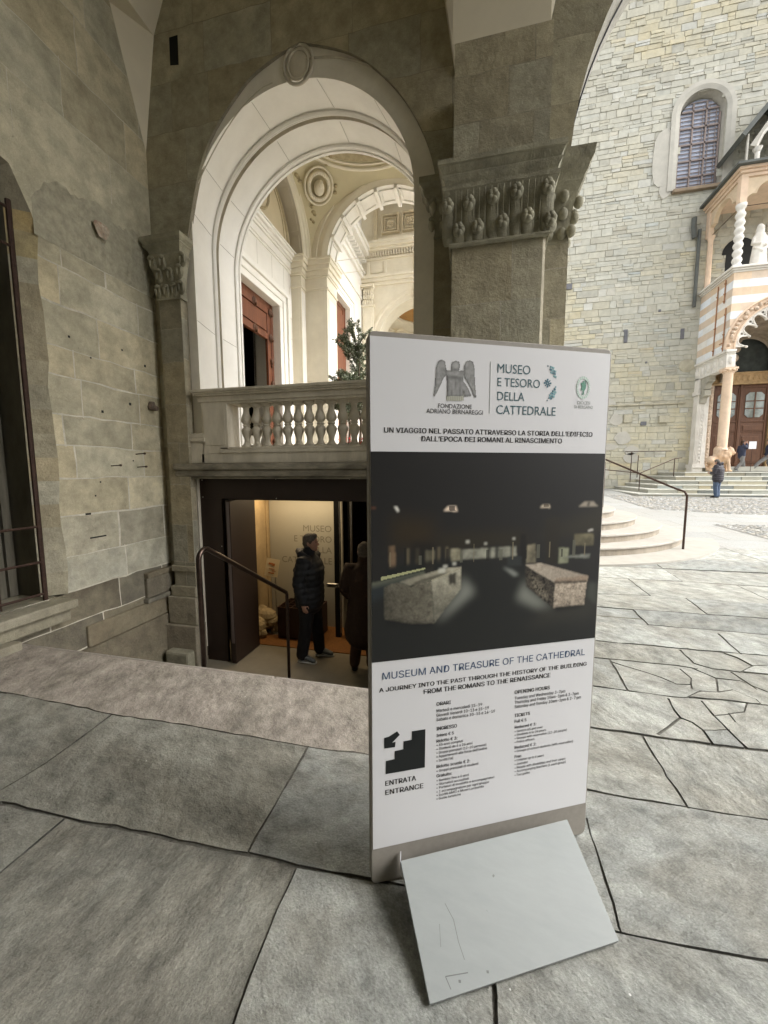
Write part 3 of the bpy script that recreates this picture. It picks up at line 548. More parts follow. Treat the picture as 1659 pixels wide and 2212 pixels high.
# corner respond with worn capital
cp = thing('corner_pilaster', 'worn corner pilaster with a leafy capital between the left wall and the arch', 'pilaster', (-3.85, 4.35, -1.1))
mb = MB(); rg = random.Random(31)
stonebox(mb, -3.95, -3.63, 4.35, 4.45, -.1, 3.71, (.29,.26,.19), (.4,.6), (.6,.9), 'FR', rg, mortar=(.36,.33,.26), var=.16); mb.box(-4.0,-3.61,4.31,4.45,-.12,.02,(.3,.27,.2)); mb.box(-4.03,-3.59,4.28,4.45,-.5,-.12,(.28,.25,.19)); mb.box(-4.09,-3.58,4.24,4.45,-1.1,-.5,(.24,.21,.16))
mb.box(-3.98,-3.60,4.32,4.45,.22,.30,(.3,.27,.2)); link('shaft', mb, M['lstone'], cp, bevel=.012)
def bell(mb, x0, x1, y0, y1, z0, z1, out, n=7, back=0., lift=1.0):
    rings = []
    for i in range(n):
        t = i / (n-1); e = out * (t**2.2) + .012 * (i == 0)
        rings.append([(x0-e, y0-e, z0+(z1-z0)*t), (x1+e, y0-e, z0+(z1-z0)*t), (x1+e, y1+back, z0+(z1-z0)*t), (x0-e, y1+back, z0+(z1-z0)*t)])
    mb.loft(rings, True)
def abacus(mb, x0, x1, y0, y1, prof):
    mb.loft([[(x0-e, y0-e, z), (x1+e, y0-e, z), (x1+e, y1, z), (x0-e, y1, z)] for e, z in prof], True)
mb = MB(); bell(mb, -3.94, -3.61, 4.33, 4.44, 3.71, 4.2, .07); abacus(mb, -3.94, -3.60, 4.33, 4.44, [(.04,4.17),(.07,4.20),(.05,4.24),(.06,4.28),(.10,4.32),(.09,4.34),(.12,4.37),(.12,4.42)])
for i, (x, z) in enumerate([(-3.92,3.8),(-3.8,3.8),(-3.68,3.8),(-3.58,3.82),(-3.88,3.98),(-3.72,3.98),(-3.58,4.0),(-3.51,4.12),(-3.8,4.12),(-3.94,4.12)]):
    y = 4.315 - .07*((z-3.71)/.5)**2.2
    mb.ell((x, y+.015, z+.0), (.05,.02,.075), 6); mb.ell((x, y-.012, z+.07), (.038,.026,.02), 6); mb.ell((x+.03, y-.0, z+.02), (.014,.02,.05), 5); mb.ell((x-.03, y-.0, z+.02), (.014,.02,.05), 5)
link('capital', mb, M['cstone'], cp, smooth='auto')
# compound pier
pr = thing('stone_pier', 'big compound sandstone pier with budded capital right behind the information panel', 'pier', (.18, 4.2, 0))
mb = MB(); rg = random.Random(41)
PB = (.35,.318,.228)
stonebox(mb, -.25, .552, 3.9, 4.46, .0, 3.64, PB, (.40,.48), (.5,.85), 'FLR', rg, mortar=(.36,.33,.26), var=.13)
stonebox(mb, -.25, .575, 3.9, 4.46, 4.30, 5.36, PB, (.30,.42), (.4,.75), 'FLR', rg, mortar=(.30,.27,.2), var=.13)
stonebox(mb, -.47, -.25, 4.36, 4.62, .0, 4.0, PB, (.40,.48), (.5,.85), 'FL', rg, mortar=(.30,.28,.22)); stonebox(mb, .575, .848, 4.33, 5.05, .0, 3.8, PB, (.40,.48), (.5,.85), 'FR', rg, mortar=(.34,.31,.25))
mb.add([(.552,3.9,.3),(.578,3.926,.3),(.578,3.926,3.64),(.552,3.9,3.64),(.578,4.46,.3),(.578,4.46,3.64)], [(0,1,2,3),(1,4,5,2)], (.36,.32,.24)); mb.box(-.29,.615,3.85,4.46,0,.22,PB); mb.box(-.27,.595,3.87,4.46,.22,.3,PB)
link('shaft', mb, M['lstone'], pr)
def bud(mb, x, y, z, r_, z0, ax='F', y0=None):
    mb.ell((x, y, z), (r_*.95, r_*.62, r_*1.05), 8)
    for k in range(5):
        a = 2*math.pi*k/5; mb.ell((x + .42*r_*math.cos(a), y - .3*r_ if ax == 'F' else y + .42*r_*math.sin(a), z + .5*r_*math.sin(a)), (r_*.52,)*3, 5)
    if ax == 'F': mb.tube([(x, 3.888 - .085*((q-3.64)/.46)**2.2, q) for q in np.linspace(z0, z - r_*.2, 6)], [(.035,.012),(.05,.016),(.058,.018),(.06,.02),(.058,.02),(.05,.018)], 8)
mb = MB(); bell(mb, -.25, .575, 3.89, 4.44, 3.64, 4.1, .085)
abacus(mb, -.25, .575, 3.89, 4.44, [(.085,4.09),(.09,4.12),(.065,4.125),(.07,4.16),(.095,4.2),(.095,4.215),(.085,4.22),(.115,4.28),(.128,4.285),(.128,4.325)])
mb.tube([(-.27,4.3,3.65),(-.27,3.875,3.65),(.595,3.875,3.65),(.595,4.3,3.65)], .02, 6)
for x, z in ((-.29,3.97),(-.10,3.97),(.11,3.99),(.31,4.0),(.565,4.0),(-.19,3.775),(-.02,3.78),(.20,3.79),(.41,3.81),(.60,3.76)): bud(mb, x, 3.872 - .085*((z-3.64)/.46)**2.2, z, .06, 3.66)
for x in np.arange(-.22,.56,.052): mb.tube([(x,3.885,3.66),(x,3.87,3.82),(x,3.80,4.07)], .006, 5)
link('front_capital', mb, M['cstone'], pr, smooth='auto')
mb = MB(); bell(mb, -.46, -.27, 4.34, 4.6, 4.0, 4.36, .08); abacus(mb, -.46, -.27, 4.34, 4.62, [(.09,4.35),(.11,4.38),(.11,4.42),(.15,4.46),(.15,4.52)])
for x, z in ((-.45,4.28),(-.36,4.25),(-.47,4.1),(-.36,4.08),(-.29,4.2)): mb.ell((x-.02, 4.29, z), (.035,.04,.06), 6); mb.ell((x-.02,4.27,z+.05),(.03,.03,.02),5)
link('left_capital', mb, M['cstone'], pr, smooth='auto')
mb = MB(); bell(mb, .6, .84, 4.34, 5.0, 3.78, 4.3, .10); abacus(mb, .6, .84, 4.34, 5.05, [(.10,4.29),(.11,4.33),(.13,4.36),(.14,4.40),(.17,4.45),(.18,4.53)])
for y in (4.3,4.5,4.72,4.95):
    for z, e in ((3.87,.0),(4.03,.04),(4.17,.075)): mb.ell((.86+e, y + .08*(z > 4), z), (.045,.05,.055), 7)
for x in (.66,.78):
    for z, e in ((3.87,.0),(4.03,.03),(4.17,.06)): mb.ell((x, 4.32-e, z), (.045,.045,.055), 7)
link('right_capital', mb, M['cstone'], pr, smooth='auto')
# vault over the loggia
vt = thing('loggia_vault', 'plastered vault of the loggia overhead, seen at the top edge', 'vault', (0, 2, 7))
mb = MB(); n = 14       # transverse arch band springing from the pier toward the camera
mb.loft([[(x, 3.9 - 3.3*(1-math.cos(a)), 5.36 + 3.2*math.sin(a)) for x in (-.27,.55)] for a in np.linspace(0, math.pi/2, n)] + [[(x, 3.9-3.3*(1+math.sin(a)), 5.36 + 3.2*math.cos(a)) for x in (-.27,.55)] for a in np.linspace(.1, math.pi/2, n)], False, None, False)
link('arch_band', mb, M['plaster'], vt)
mb = MB()               # webs: surface through the wall arches of each bay
def web(x0, x1, y0, y1, zs, h):
    A, B = (x1-x0)/2, (y1-y0)/2; n = 18; rows = []
    for i in range(n+1):
        row = []
        for j in range(n+1):
            u = -1 + 2*i/n; v = -1 + 2*j/n
            hx = math.sqrt(max(0, 1-u*u)); hy = math.sqrt(max(0, 1-v*v)); row.append(((x0+x1)/2 + A*u, (y0+y1)/2 + B*v, zs + h*max(hx, hy)))
        rows.append(row)
    mb.loft(rows, False, None, False)
web(-4.1, -.27, -2.7, 4.45, 5.55, 2.75); web(.55, 5.2, -2.7, 4.45, 5.5, 2.8)
link('web', mb, M['plaster'], vt)
mb = MB(); mb.box(-4.9,5.6,-3.4,-2.75,0,8.9); mb.box(5.2,5.6,-2.75,.2,0,8.9); link('added_light_block', mb, M['cstone'], vt); mb = MB(); mb.box(-4.9, 5.6, -3.1, 5.6, 8.9, 9.4); link('upper_floor', mb, M['cstone'], vt)  # unseen rear and side walls added to block light into the loggia

# ---------------------------------------------------------------- white marble archway inside the pointed arch
XC, ZS, ZP = -2.11, 4.57, 1.672
ma = thing('marble_archway', 'pale marble round archway with oval medallion, set inside the pointed arch', 'archway', (XC, 5.1, ZP))
mb = MB(); n = 40
inner = [(XC - 1.405, ZP)] + [(XC + 1.405*math.cos(a), ZS + 1.405*math.sin(a)) for a in np.linspace(math.pi, 0, n)] + [(XC + 1.405, ZP)]
out_ = [(-3.76, ZP), (-3.76, 6.6), (-.34, 6.6), (-.34, ZP)]
stonewall(mb, out_, [inner], [([(-3.8,4.55),(-3.5,4.5)],.006),([(-3.5,5.9),(-2.9,5.4)],.006),([(-1.25,6.2),(-1.4,5.75)],.006),([(-2.75,6.35),(-2.65,5.9)],.006)], lambda a, b: (a, 4.485, b), (1,1,1), 0, (.6,.6,.6))
link('face', mb, mat('weathered_marble', (.78,.74,.65), var=.08, scale=4, bump=.1, col2=(.66,.61,.51), mix2=.5, scale2=1.6), ma)
mb = MB(); mb.sweep_arch([(4.485,1.405),(5.02,1.53),(5.02,1.505),(5.045,1.49),(5.065,1.505),(5.065,1.515),(5.085,1.505),(5.105,1.52),(5.105,1.61)], XC, ZS, ZP); link('outer_soffit', mb, M['marble'], ma, smooth='auto')
mb = MB(); mb.sweep_arch([(5.105,1.61),(5.17,1.61),(5.17,1.53)], XC, ZS, ZP); link('groove', mb, M['cream'], ma)
mb = MB()
for a in (14, 47, 78, 112, 149, 171):
    for y0, y1, r0, r1 in ((4.5,5.0,1.407,1.525),(5.2,5.56,1.53,1.557)): mb.tube([(XC + r0*math.cos(R(a)), y0, ZS + r0*math.sin(R(a))), (XC + r1*math.cos(R(a)), y1, ZS + r1*math.sin(R(a)))], .0035, 4)
for z in (2.4, 3.5):
    for y0, y1, r0, r1 in ((4.5,5.0,1.407,1.525),(5.2,5.56,1.53,1.557)): mb.tube([(XC - r0, y0, z), (XC - r1, y1, z)], .0035, 4)
pieces('joint_line', mb, mat('marble_joint', (.36,.34,.29), var=0, bump=0), ma)
mb = MB(); mb.sweep_arch([(5.17,1.53),(5.58,1.56),(5.58,1.535),(5.60,1.525),(5.62,1.535),(5.66,1.535),(5.66,1.52),(5.70,1.52),(5.70,1.9)], XC, ZS, ZP); link('inner_soffit', mb, M['marble'], ma, smooth='auto')
mb = MB()
for rx, rz, t_ in ((.175,.20,.018),(.125,.15,.014)): mb.tube([(-2.03 + rx*math.cos(a), 4.477, 6.115 + rz*math.sin(a)) for a in np.linspace(0, 2*math.pi, 33)[:-1]], t_, 6, closed=True)
mb.ell((-2.03,4.485,6.115),(.12,.02,.145),10); link('medallion', mb, M['cream'], ma, smooth=True)
mb = MB(); mb.tube([(-2.0 + .05 + (i/10)*1.28, 4.482, 6.15 - .02*i/10 - .62*(i/10)**2.0) for i in range(11)], .012, 5); mb.tube([(-2.35 - (i/10)*1.05, 4.482, 6.0 - .9*(i/10)**1.7) for i in range(11)], .006, 5); link('panel_mould', mb, M['cream'], ma)
mb = MB()
for x0, x1 in ((-3.67,-3.43),): mb.box(x0, x1, 4.40, 4.62, ZP, 1.95); mb.box(x0-.02, x1+.02, 4.38, 4.62, 1.95, 2.0); mb.box(x0-.01, x1+.01, 4.39, 4.62, 2.0, 2.06)
link('pedestal', mb, M['cream'], ma, bevel=.008)

# ---------------------------------------------------------------- ledge, balustrade
lg = MB(); lg.box(-3.85, -.44, 4.34, 5.75, 1.5, 1.585); lg.box(-3.80, -.44, 4.37, 5.75, 1.47, 1.5); lg.box(-3.86, -.44, 4.32, 5.75, 1.585, 1.668)
whole('stone_ledge', 'weathered grey stone ledge carrying the balustrade above the museum door', 'ledge', lg, mat('weathered_ledge', (.27,.245,.19), var=.35, scale=6, bump=.4, bscale=14, col2=(.085,.075,.055), mix2=.7, scale2=2.2, stretch=(.7,1,2.5)), (-2, 4.6, 1.5), bevel=.012)
bl = thing('balustrade', 'pale stone balustrade with vase-shaped balusters under the archway', 'balustrade', (-2, 4.5, 1.67))
mb = MB(); mb.box(-3.48, -.44, 4.40, 4.64, ZP, 1.80); mb.box(-3.2, -.44, 4.385, 4.65, 1.80, 1.845); mb.box(-3.2, -.44, 4.40, 4.64, 1.845, 1.875); link('plinth', mb, M['cream'], bl, bevel=.007)
mb = MB(); mb.box(-3.45, -3.08, 4.40, 4.66, 1.80, 2.43)
mb.box(-3.42,-3.11,4.392,4.40,1.90,2.37); link('pedestal', mb, M['cream'], bl, bevel=.008)
mb = MB()
prof = [(0,2.43),(.0,2.44)]
for y0, z0, z1 in ((4.405,2.42,2.45),(4.39,2.45,2.52),(4.36,2.52,2.545),(4.345,2.545,2.565),(4.33,2.565,2.60)): mb.box(-3.11 - (4.42-y0)*1.0 - .35, -.44, y0, 4.70 + (4.42-y0)*.5, z0, z1)
link('handrail', mb, M['cream'], bl, bevel=.006)
bprof = [(.062,0),(.062,.02),(.05,.03),(.036,.05),(.03,.08),(.036,.12),(.052,.165),(.06,.20),(.06,.22),(.045,.245),(.032,.26),(.04,.265),(.044,.275),(.04,.285),(.032,.29),(.045,.305),(.06,.33),(.06,.35),(.052,.385),(.036,.43),(.031,.47),(.036,.50),(.055,.515),(.062,.525),(.062,.545)]
b0 = None
for i in range(17):
    x = -2.88 + i*.1455
    if b0 is None:
        m_ = MB(); m_.lathe((x, 4.52, 1.875), [(r_*1.1, z) for r_, z in bprof], 18); b0 = link('baluster', m_, M['cream'], bl, smooth='auto')
    else:
        c = b0.copy(); COL.objects.link(c); c.parent = bl; c.location = (i*.1455, 0, 0)
# ---------------------------------------------------------------- museum stair well and entrance
FZ = -1.1
kb = MB(); rg = random.Random(51)
ks = [-4.09,-3.0,-1.45,-.45]
for a, b in zip(ks, ks[1:]): kb.box(a+.002, b-.002, 2.50, 2.535, -.19, .003, (.30,.265,.23))
struct('kerb', kb, M['kerb'], bevel=.012)
stp = thing('museum_stairs', 'stone stair flight going down to the museum door behind the kerb', 'stairs', (-2.2, 3.5, FZ))
for i in range(5):
    m_ = MB(); m_.box(-4.09, -.47, 2.53 + i*.27, 2.53 + (i+1)*.27 + .02, FZ - .05, -.183*(i+1), tint((.24,.21,.16), .08, rg)); link('step', m_, M['kerb'], stp, bevel=.01)
m_ = MB(); m_.box(-.47, -.40, 2.50, 4.6, FZ, -.02); m_.box(-4.12,-.4,2.45,2.5,FZ,-.19); link('well_wall', m_, M['cstone'], stp)
m_ = MB(); m_.box(-3.98, -3.62, 4.12, 4.42, FZ, -.82); link('corner_block', m_, M['cstone'], stp, bevel=.03)
mf = MB(); mf.box(-5.2, .6, 3.6, 8.6, FZ - .06, FZ); struct('museum_floor', mf, M['mfloor'])
hr = thing('handrail', 'brown metal handrail sloping down the museum stairs', 'handrail', (-2.1, 3.2, -.5))
mb = MB(); pts = [(-2.1,2.56,-.2),(-2.1,2.56,.84)] + [(-2.1, 2.64 - .08*math.cos(a), .86 + .08*math.sin(a)) for a in np.linspace(.2, 1.9, 7)] + [(-2.1,3.97,.165)]
mb.tube(pts, .021, 10); link('rail', mb, M['rail'], hr, smooth=True)
mb = MB(); mb.tube([(-2.1,3.96,.17),(-2.1,3.985,.14),(-2.1,3.985,FZ)], .0185, 10); link('post', mb, M['rail'], hr, smooth=True)
dr = thing('museum_doorway', 'dark brown metal door surround with a leaf standing open, under the balustrade', 'doorway', (-2, 4.6, FZ))
mb = MB(); mb.box(-3.645, -.42, 4.54, 4.58, 1.205, 1.50); mb.box(-3.645, -3.315, 4.54, 4.58, FZ, 1.205); mb.box(-3.24,-.42,4.58,4.66,1.185,1.21); link('surround', mb, M['brown'], dr, bevel=.003)
mb = MB(); mb.box(-3.72, -3.645, 4.49, 4.62, FZ + .2, 1.47); link('jamb_strip', mb, M['cream'], dr)
mb = MB(); mb.box(-3.315, -3.24, 4.60, 4.64, FZ, 1.205); link('hinge_gap', mb, M['black'], dr)
mb = MB(); mb.box(-3.235, -3.165, 4.50, 5.10, FZ + .01, 1.18); lf = link('door_leaf', mb, M['brown'], dr, bevel=.003)
mb = MB(); mb.box(-3.22, -3.18, 4.495, 4.50, FZ + .3, 1.16); link('leaf_edge', mb, mat('grey_edge', (.12,.095,.085), rough=.5, var=.05, bump=0), dr)
mb = MB()
for z in (.78,.66): mb.tube([(-3.255,4.56,z-.05),(-3.255,4.56,z+.05)], .014, 8)
pieces('hinge', mb, M['steel'], dr)
mb = MB()
for x, z in ((-3.6,1.22),(-2.5,1.215),(-2.5,1.47),(-1.5,1.47),(-3.34,.55),(-3.6,1.45)): mb.ell((x,4.537,z),(.009,.005,.009),5)
pieces('screw', mb, M['steel'], dr)
# interior
rm = thing('museum_lobby', 'lit museum lobby beyond the doorway, rough stone wall and pale lettered panel', 'lobby', (-2.5, 6, FZ))
mb = MB(); mb.box(-3.45, -2.13, 6.0, 6.06, FZ, 1.36); pnl = link('panel', mb, M['panel'], rm)
def text_mesh(mb, s, map_fn, x0, x1, y, cap, bold=0, sans=False):
    cu = bpy.data.curves.new('t', 'FONT'); cu.body = s; cu.size = 1; cu.resolution_u = 3
    if sans and GROT: cu.font = GROT
    o = bpy.data.objects.new('t', cu); COL.objects.link(o)
    dg = bpy.context.evaluated_depsgraph_get(); me = bpy.data.meshes.new_from_object(o.evaluated_get(dg))
    xs = [v.co.x for v in me.vertices]; w_ = max(xs) - min(xs); mn = min(xs)
    kx = (x1 - x0) / w_; ky = cap / (CAPG if sans and GROT else CAPH)
    for q in ([0] if not bold else [-1, -.33, .33, 1]):
        dx = q*.028*bold*cap*.7; mb.add([map_fn(x0 + (v.co.x - mn)*kx + dx, y + v.co.y*ky, q*.00006) for v in me.vertices], [tuple(p.vertices) for p in me.polygons])
    bpy.data.objects.remove(o); bpy.data.curves.remove(cu); bpy.data.meshes.remove(me)
GROT = None
try:                                            # a grotesque face that ships with Blender; the built-in one serves otherwise
    GROT = bpy.data.fonts.load(bpy.utils.system_resource('DATAFILES', path='fonts') + '/Inter.woff2')
except Exception: pass
def cap_height(font=None):
    cu = bpy.data.curves.new('t', 'FONT'); cu.body = 'H'; cu.size = 1
    if font: cu.font = font
    o = bpy.data.objects.new('t', cu); COL.objects.link(o)
    me = bpy.data.meshes.new_from_object(o.evaluated_get(bpy.context.evaluated_depsgraph_get())); h = max(v.co.y for v in me.vertices)
    bpy.data.objects.remove(o); return h
WLET = mat('wall_letters', (.24,.225,.18), var=0, bump=0)
CAPH = cap_height(); CAPG = cap_height(GROT) if GROT else CAPH
for s, x0, y, x1 in (('MUSEO',-2.82,.555,-2.31),('E TESORO',-2.99,.374,-2.31),('DELLA',-2.745,.19,-2.31),('CATTEDRALE',-3.23,.002,-2.31)):
    mb = MB(); text_mesh(mb, s, lambda a, b, q: (a, 5.9985, b), x0, x1, y, .105); link('lettering', mb, WLET, pnl)
mb = MB(); mb.box(-3.75, -3.47, 5.25, 6.2, FZ, 1.4); mb.box(-3.47,-3.45,5.9,6.0,FZ,1.36); link('side_pillar', mb, M['msmooth'], rm, bevel=.03)
mb = MB()
for i in range(16):
    rg2 = random.Random(i); mb.ell((-3.38 + rg2.uniform(-.1,.22)*(1-i/22), 5.3 + rg2.uniform(-.15,.4), FZ + .04 + .42*rg2.random()*(1 - i/20)), (rg2.uniform(.08,.18), rg2.uniform(.08,.16), rg2.uniform(.06,.14)), 6)
link('rock_base', mb, M['mrock'], rm)
mb = MB(); 
rows = []
for j in range(16):
    rows.append([(-2.1 + i*.14, 7.5 + .12*mnoise.noise((i*.5, j*.5, 3)), FZ + j*.18) for i in range(18)])
mb.loft(rows, False, None, False); link('rough_wall', mb, M['mrock'], rm)
mb = MB(); mb.box(-5.2, .7, 4.66, 8.7, 1.42, 1.46); mb.box(-5.2,-5.1,4.6,8.7,FZ,1.42); mb.box(.55,.65,4.6,8.7,FZ,1.42); mb.box(-5.2,.7,8.6,8.7,FZ,1.42); mb.box(-5.2,-3.73,4.62,4.66,FZ,1.42); link('ceiling', mb, M['brown'], rm)
mb = MB(); mb.box(-3.5, -.4, 5.13, 6.0, FZ, FZ + .012); whole('door_mat', 'orange coir mat inside the museum door', 'mat', mb, M['orange'], (-2,5.5,FZ))
gd = thing('glass_door', 'glass inner door with dark frame and steel bar, right of the lettered panel', 'door', (-1.9, 5.7, FZ))
mb = MB(); mb.box(-2.125, -2.04, 5.62, 5.70, FZ, 1.42); mb.box(-1.9,-1.87,5.63,5.66,FZ,1.42); mb.box(-2.04,-.5,5.62,5.66,1.32,1.42); link('frame', mb, M['black'], gd)
mb = MB(); mb.tube([(-1.80,5.5,-.55),(-1.80,5.5,1.3)], .016, 8); mb.tube([(-1.80,5.5,-.2),(-1.80,5.63,-.2)], .01, 6); mb.tube([(-2.02,5.6,FZ+.1),(-2.02,5.6,1.3)], .012, 6); link('pull_bar', mb, M['steel'], gd)
mb = MB(); mb.box(-2.10,-1.92,5.2,5.26,-.14,-.08); link('door_handle', mb, M['steel'], gd, bevel=.015)
nb = thing('notice_stand', 'lit notice card on a thin steel stand in front of the panel', 'sign stand', (-3.16, 5.62, FZ))
mb = MB(); mb.lathe((-3.16,5.62,FZ), [(.14,0),(.14,.015),(.02,.025)], 16); mb.tube([(-3.16,5.62,FZ+.02),(-3.16,5.62,-.12)], .009, 6); link('stand', mb, M['steel'], nb)
mb = MB(); cx_ = Vector((-3.2,5.6,.0)); ax = [Vector((.98,.1,-.15)), Vector((.12,.15,.98)), Vector((.1,-.98,.2))]; mb.obox(cx_, ax, (.11,.145,.004)); link('card', mb, mat('card', (.75,.62,.40), var=.05, bump=0), nb)
mb = MB()
for a, b, ww, h in ((-.03,.06,.05,.022),(.02,.05,.03,.03),(.0,-.02,.07,.006),(.04,-.05,.045,.006),(.0,-.09,.07,.012)): mb.obox(cx_ + ax[0].normalized()*a + ax[1].normalized()*b + ax[2].normalized()*.007, ax, (ww*.7,h*.7,.0015))
link('card_print', mb, mat('card_ink', (.45,.16,.05), var=.1, bump=0), nb)
mb = MB(); x0, x1, y0, y1, zt = -3.02, -2.35, 5.4, 5.85, -.58
mb.box(x0, x0+.02, y0, y1, FZ, zt); mb.box(x1-.02, x1, y0, y1, FZ, zt); mb.box(x0+.02, x1-.02, y0, y0+.02, FZ, zt); mb.box(x0+.02, x1-.02, y1-.02, y1, FZ, zt); mb.box(x0,x1,y0,y1,FZ-.0,FZ+.02)
for i in range(1,6): mb.box(x0+.112*i-.006, x0+.112*i+.006, y0+.02, y1-.02, zt-.06, zt-.004)
for i in range(1,4): mb.box(x0+.02, x1-.02, y0+.112*i-.006, y0+.112*i+.006, zt-.062, zt-.006)
whole('umbrella_box', 'dark brown box with a gridded open top standing behind the man', 'umbrella stand', mb, M['bin'], (-2.7,5.6,FZ))
# the lamps that light the lobby (their glow shows on the panel, mat and stone)
mb = MB(); mb.box(-3.4,-2.2,5.72,5.78,1.37,1.418); lmp = whole('strip_light', 'ceiling strip lamp washing the lettered panel in the lobby', 'lamp', mb, emit('strip_glow', (1,.77,.48), 2.0), (-2.8,5.75,1.4))
def area(name, loc, size, energy, col, rot=(0,0,0), sy=None):
    l = bpy.data.lights.new(name, 'AREA'); l.energy = energy; l.color = col; l.shape = 'RECTANGLE'; l.size = size; l.size_y = sy or size
    o = bpy.data.objects.new(name, l); COL.objects.link(o); o.location = loc; o.rotation_euler = rot; return o
area('strip_lamp', (-2.8,5.62,1.34), 1.2, 4, (1,.77,.48), (R(-20),0,0), .05)
area('lobby_lamp', (-2.3,5.5,1.38), .4, .9, (1,.77,.46), (0,0,0), .3)
area('wall_lamp', (-.9,6.6,1.3), .4, 2.5, (1,.77,.48), (R(-30),0,0))

# ---------------------------------------------------------------- information panel
SA = Vector((-.343, 1.244, 0)); SANG = R(25.9); SU = Vector((math.cos(SANG), math.sin(SANG), 0)); SN = Vector((math.sin(SANG), -math.cos(SANG), 0))
def sp(u, z, d=0.0): return tuple(SA + SU*u + SN*d + Vector((0,0,z)))
sg = thing('information_panel', 'tall white and black museum information panel on a grey board', 'sign', tuple(SA + SU*.46))
def rrect(w_, h0, h1, r_, n=5):
    P = []
    for cx, cz, a in ((w_-r_, h1-r_, 0), (r_, h1-r_, 90), (r_, h0+r_, 180), (w_-r_, h0+r_, 270)): P += [(cx + r_*math.cos(R(a + 90*i/n)), cz + r_*math.sin(R(a + 90*i/n))) for i in range(n+1)]
    return P
mb = MB(); mb.prism(rrect(.928, .012, 2.005, .022), lambda a, b, t: sp(a, b, t), -.045, -.0015); link('board', mb, M['board'], sg, bevel=.003)
PT = MB(); PT.prism([(.006,.157),(.9215,.157),(.9215,1.988),(.006,1.988)], lambda a, b, t: sp(a, b, t), -.0015, .0); post = link('poster', PT, M['white'], sg)
for key, mname, nm in (('t','ink_t','museum_title'),('k','ink_k','black_lettering'),('d','ink_d','small_print'),('b','ink_b','blue_heading'),('g','ink_g','pale_lettering')):
    mb = MB()
    for s, u0, u1, z, cap, c, b in TEXT:
        if c == key: text_mesh(mb, s.upper() if c == 'g' else s, lambda a, q, e: sp(a, q, .0008 + e), u0, u1, z, cap, {0:.8 if c == 'd' else 0, 1:1.9, 2:1.5}[b], sans=not (c in 'tg' or s in ('FONDAZIONE','ADRIANO BERNAREGGI')))
    link(nm, mb, M[mname], post)
mb = MB()
for P in (STAIR, ARROW): mb.prism(P, lambda a, b, t: sp(a, b, t), .0002, .0009)
link('stairs_pictogram', mb, M['ink_s'], post)
mb = MB(); (a, b), (c, d_) = DIV; mb.prism([(a,b),(a+.0012,b),(a+.0012,d_),(a,d_)], lambda x, z, t: sp(x, z, t), .0002, .0008); link('divider', mb, M['ink_g'], post)
def raster(u0, u1, z0, z1, nx, nz, img, mask, name, parent, d=.001):
    V = []; us = np.linspace(u0, u1, nx+1); zs_ = np.linspace(z0, z1, nz+1)
    V = [sp(u, z, d) for z in zs_ for u in us]; F = []; C = []
    for j in range(nz):
        for i in range(nx):
            if mask is None or mask[j, i]:
                k = j*(nx+1)+i; F.append((k, k+1, k+nx+2, k+nx+1)); C.append(tuple(img[j, i]))
    mb = MB(); mb.add(V, []); mb.f = [list(f) for f in F]; mb.c = C
    return link(name, mb, M['ink'], parent)
def gridc(u0, u1, z0, z1, nx, nz):
    us = u0 + (np.arange(nx)+.5)*(u1-u0)/nx; zs_ = z0 + (np.arange(nz)+.5)*(z1-z0)/nz; return np.meshgrid(us, zs_)
def fnoise(u, z, sc, seed=0):
    out = np.empty(u.shape)
    for idx in np.ndindex(u.shape): out[idx] = mnoise.fractal((u[idx]*sc, z[idx]*sc, seed), .8, 2.1, 4)
    return out
def blur(a, k):
    for ax in (0, 1):
        c = np.cumsum(np.pad(a, [(k+1, k) if i == ax else (0, 0) for i in (0, 1)], mode='edge'), axis=ax)
        a = (np.take(c, range(2*k+1, c.shape[ax]), ax) - np.take(c, range(0, c.shape[ax]-2*k-1), ax)) / (2*k+1)
    return a
# the printed photograph: a dark hall with two stone coffins
NXp, NZp = 330, 265; PU0, PU1, PZ0, PZ1 = .006, .9215, .884, 1.619
U_, Z_ = gridc(PU0, PU1, PZ0, PZ1, NXp, NZp)
nz1 = fnoise(U_, Z_, 14, 1); nz2 = fnoise(U_, Z_, 45, 2)
img = np.zeros(U_.shape + (3,)); base_ = np.array([.014,.0135,.013])
img[:] = base_; img += (np.clip((1.55-Z_)/.3, 0, 1)*.004)[..., None]
def lay(poly, col, k=0, amt=1.0, tex=0., texn=None):
    m_ = pip(U_, Z_, poly).astype(float)
    if k: m_ = blur(blur(m_, k), k)
    m_ = m_ * amt; c = np.array(col)[None, None, :] * (1 + tex*(texn if texn is not None else nz2))[..., None]
    img[:] = img*(1-m_[..., None]) + np.clip(c, 0, 1)*m_[..., None]
lay(flr, (.017,.018,.017), 4); lay(brown, (.035,.024,.011), 10, .8); lay([(.25,1.33),(.6,1.33),(.6,1.28),(.25,1.28)], (.03,.024,.013), 8, .8); lay([(.6,1.3),(.93,1.31),(.93,1.42),(.75,1.36)], (.035,.03,.018), 8, .6)
for p_, c_ in ((screen,(.25,.25,.20)),(p1,(.15,.10,.06)),(p2,(.26,.24,.16)),(p3,(.28,.26,.18)),(p4,(.18,.16,.11)),(p5,(.13,.115,.07)),(p6,(.24,.25,.17)),(slab,(.20,.21,.18))): lay(p_, c_, 1, .9, .7, nz1)
for u in (.13,.165,.245,.275,.44,.47,.53): lay([(u,1.285),(u+.012,1.285),(u+.012,1.225),(u,1.225)], (.13,.11,.07) if u < .3 else (.02,.02,.018), 1, .8)
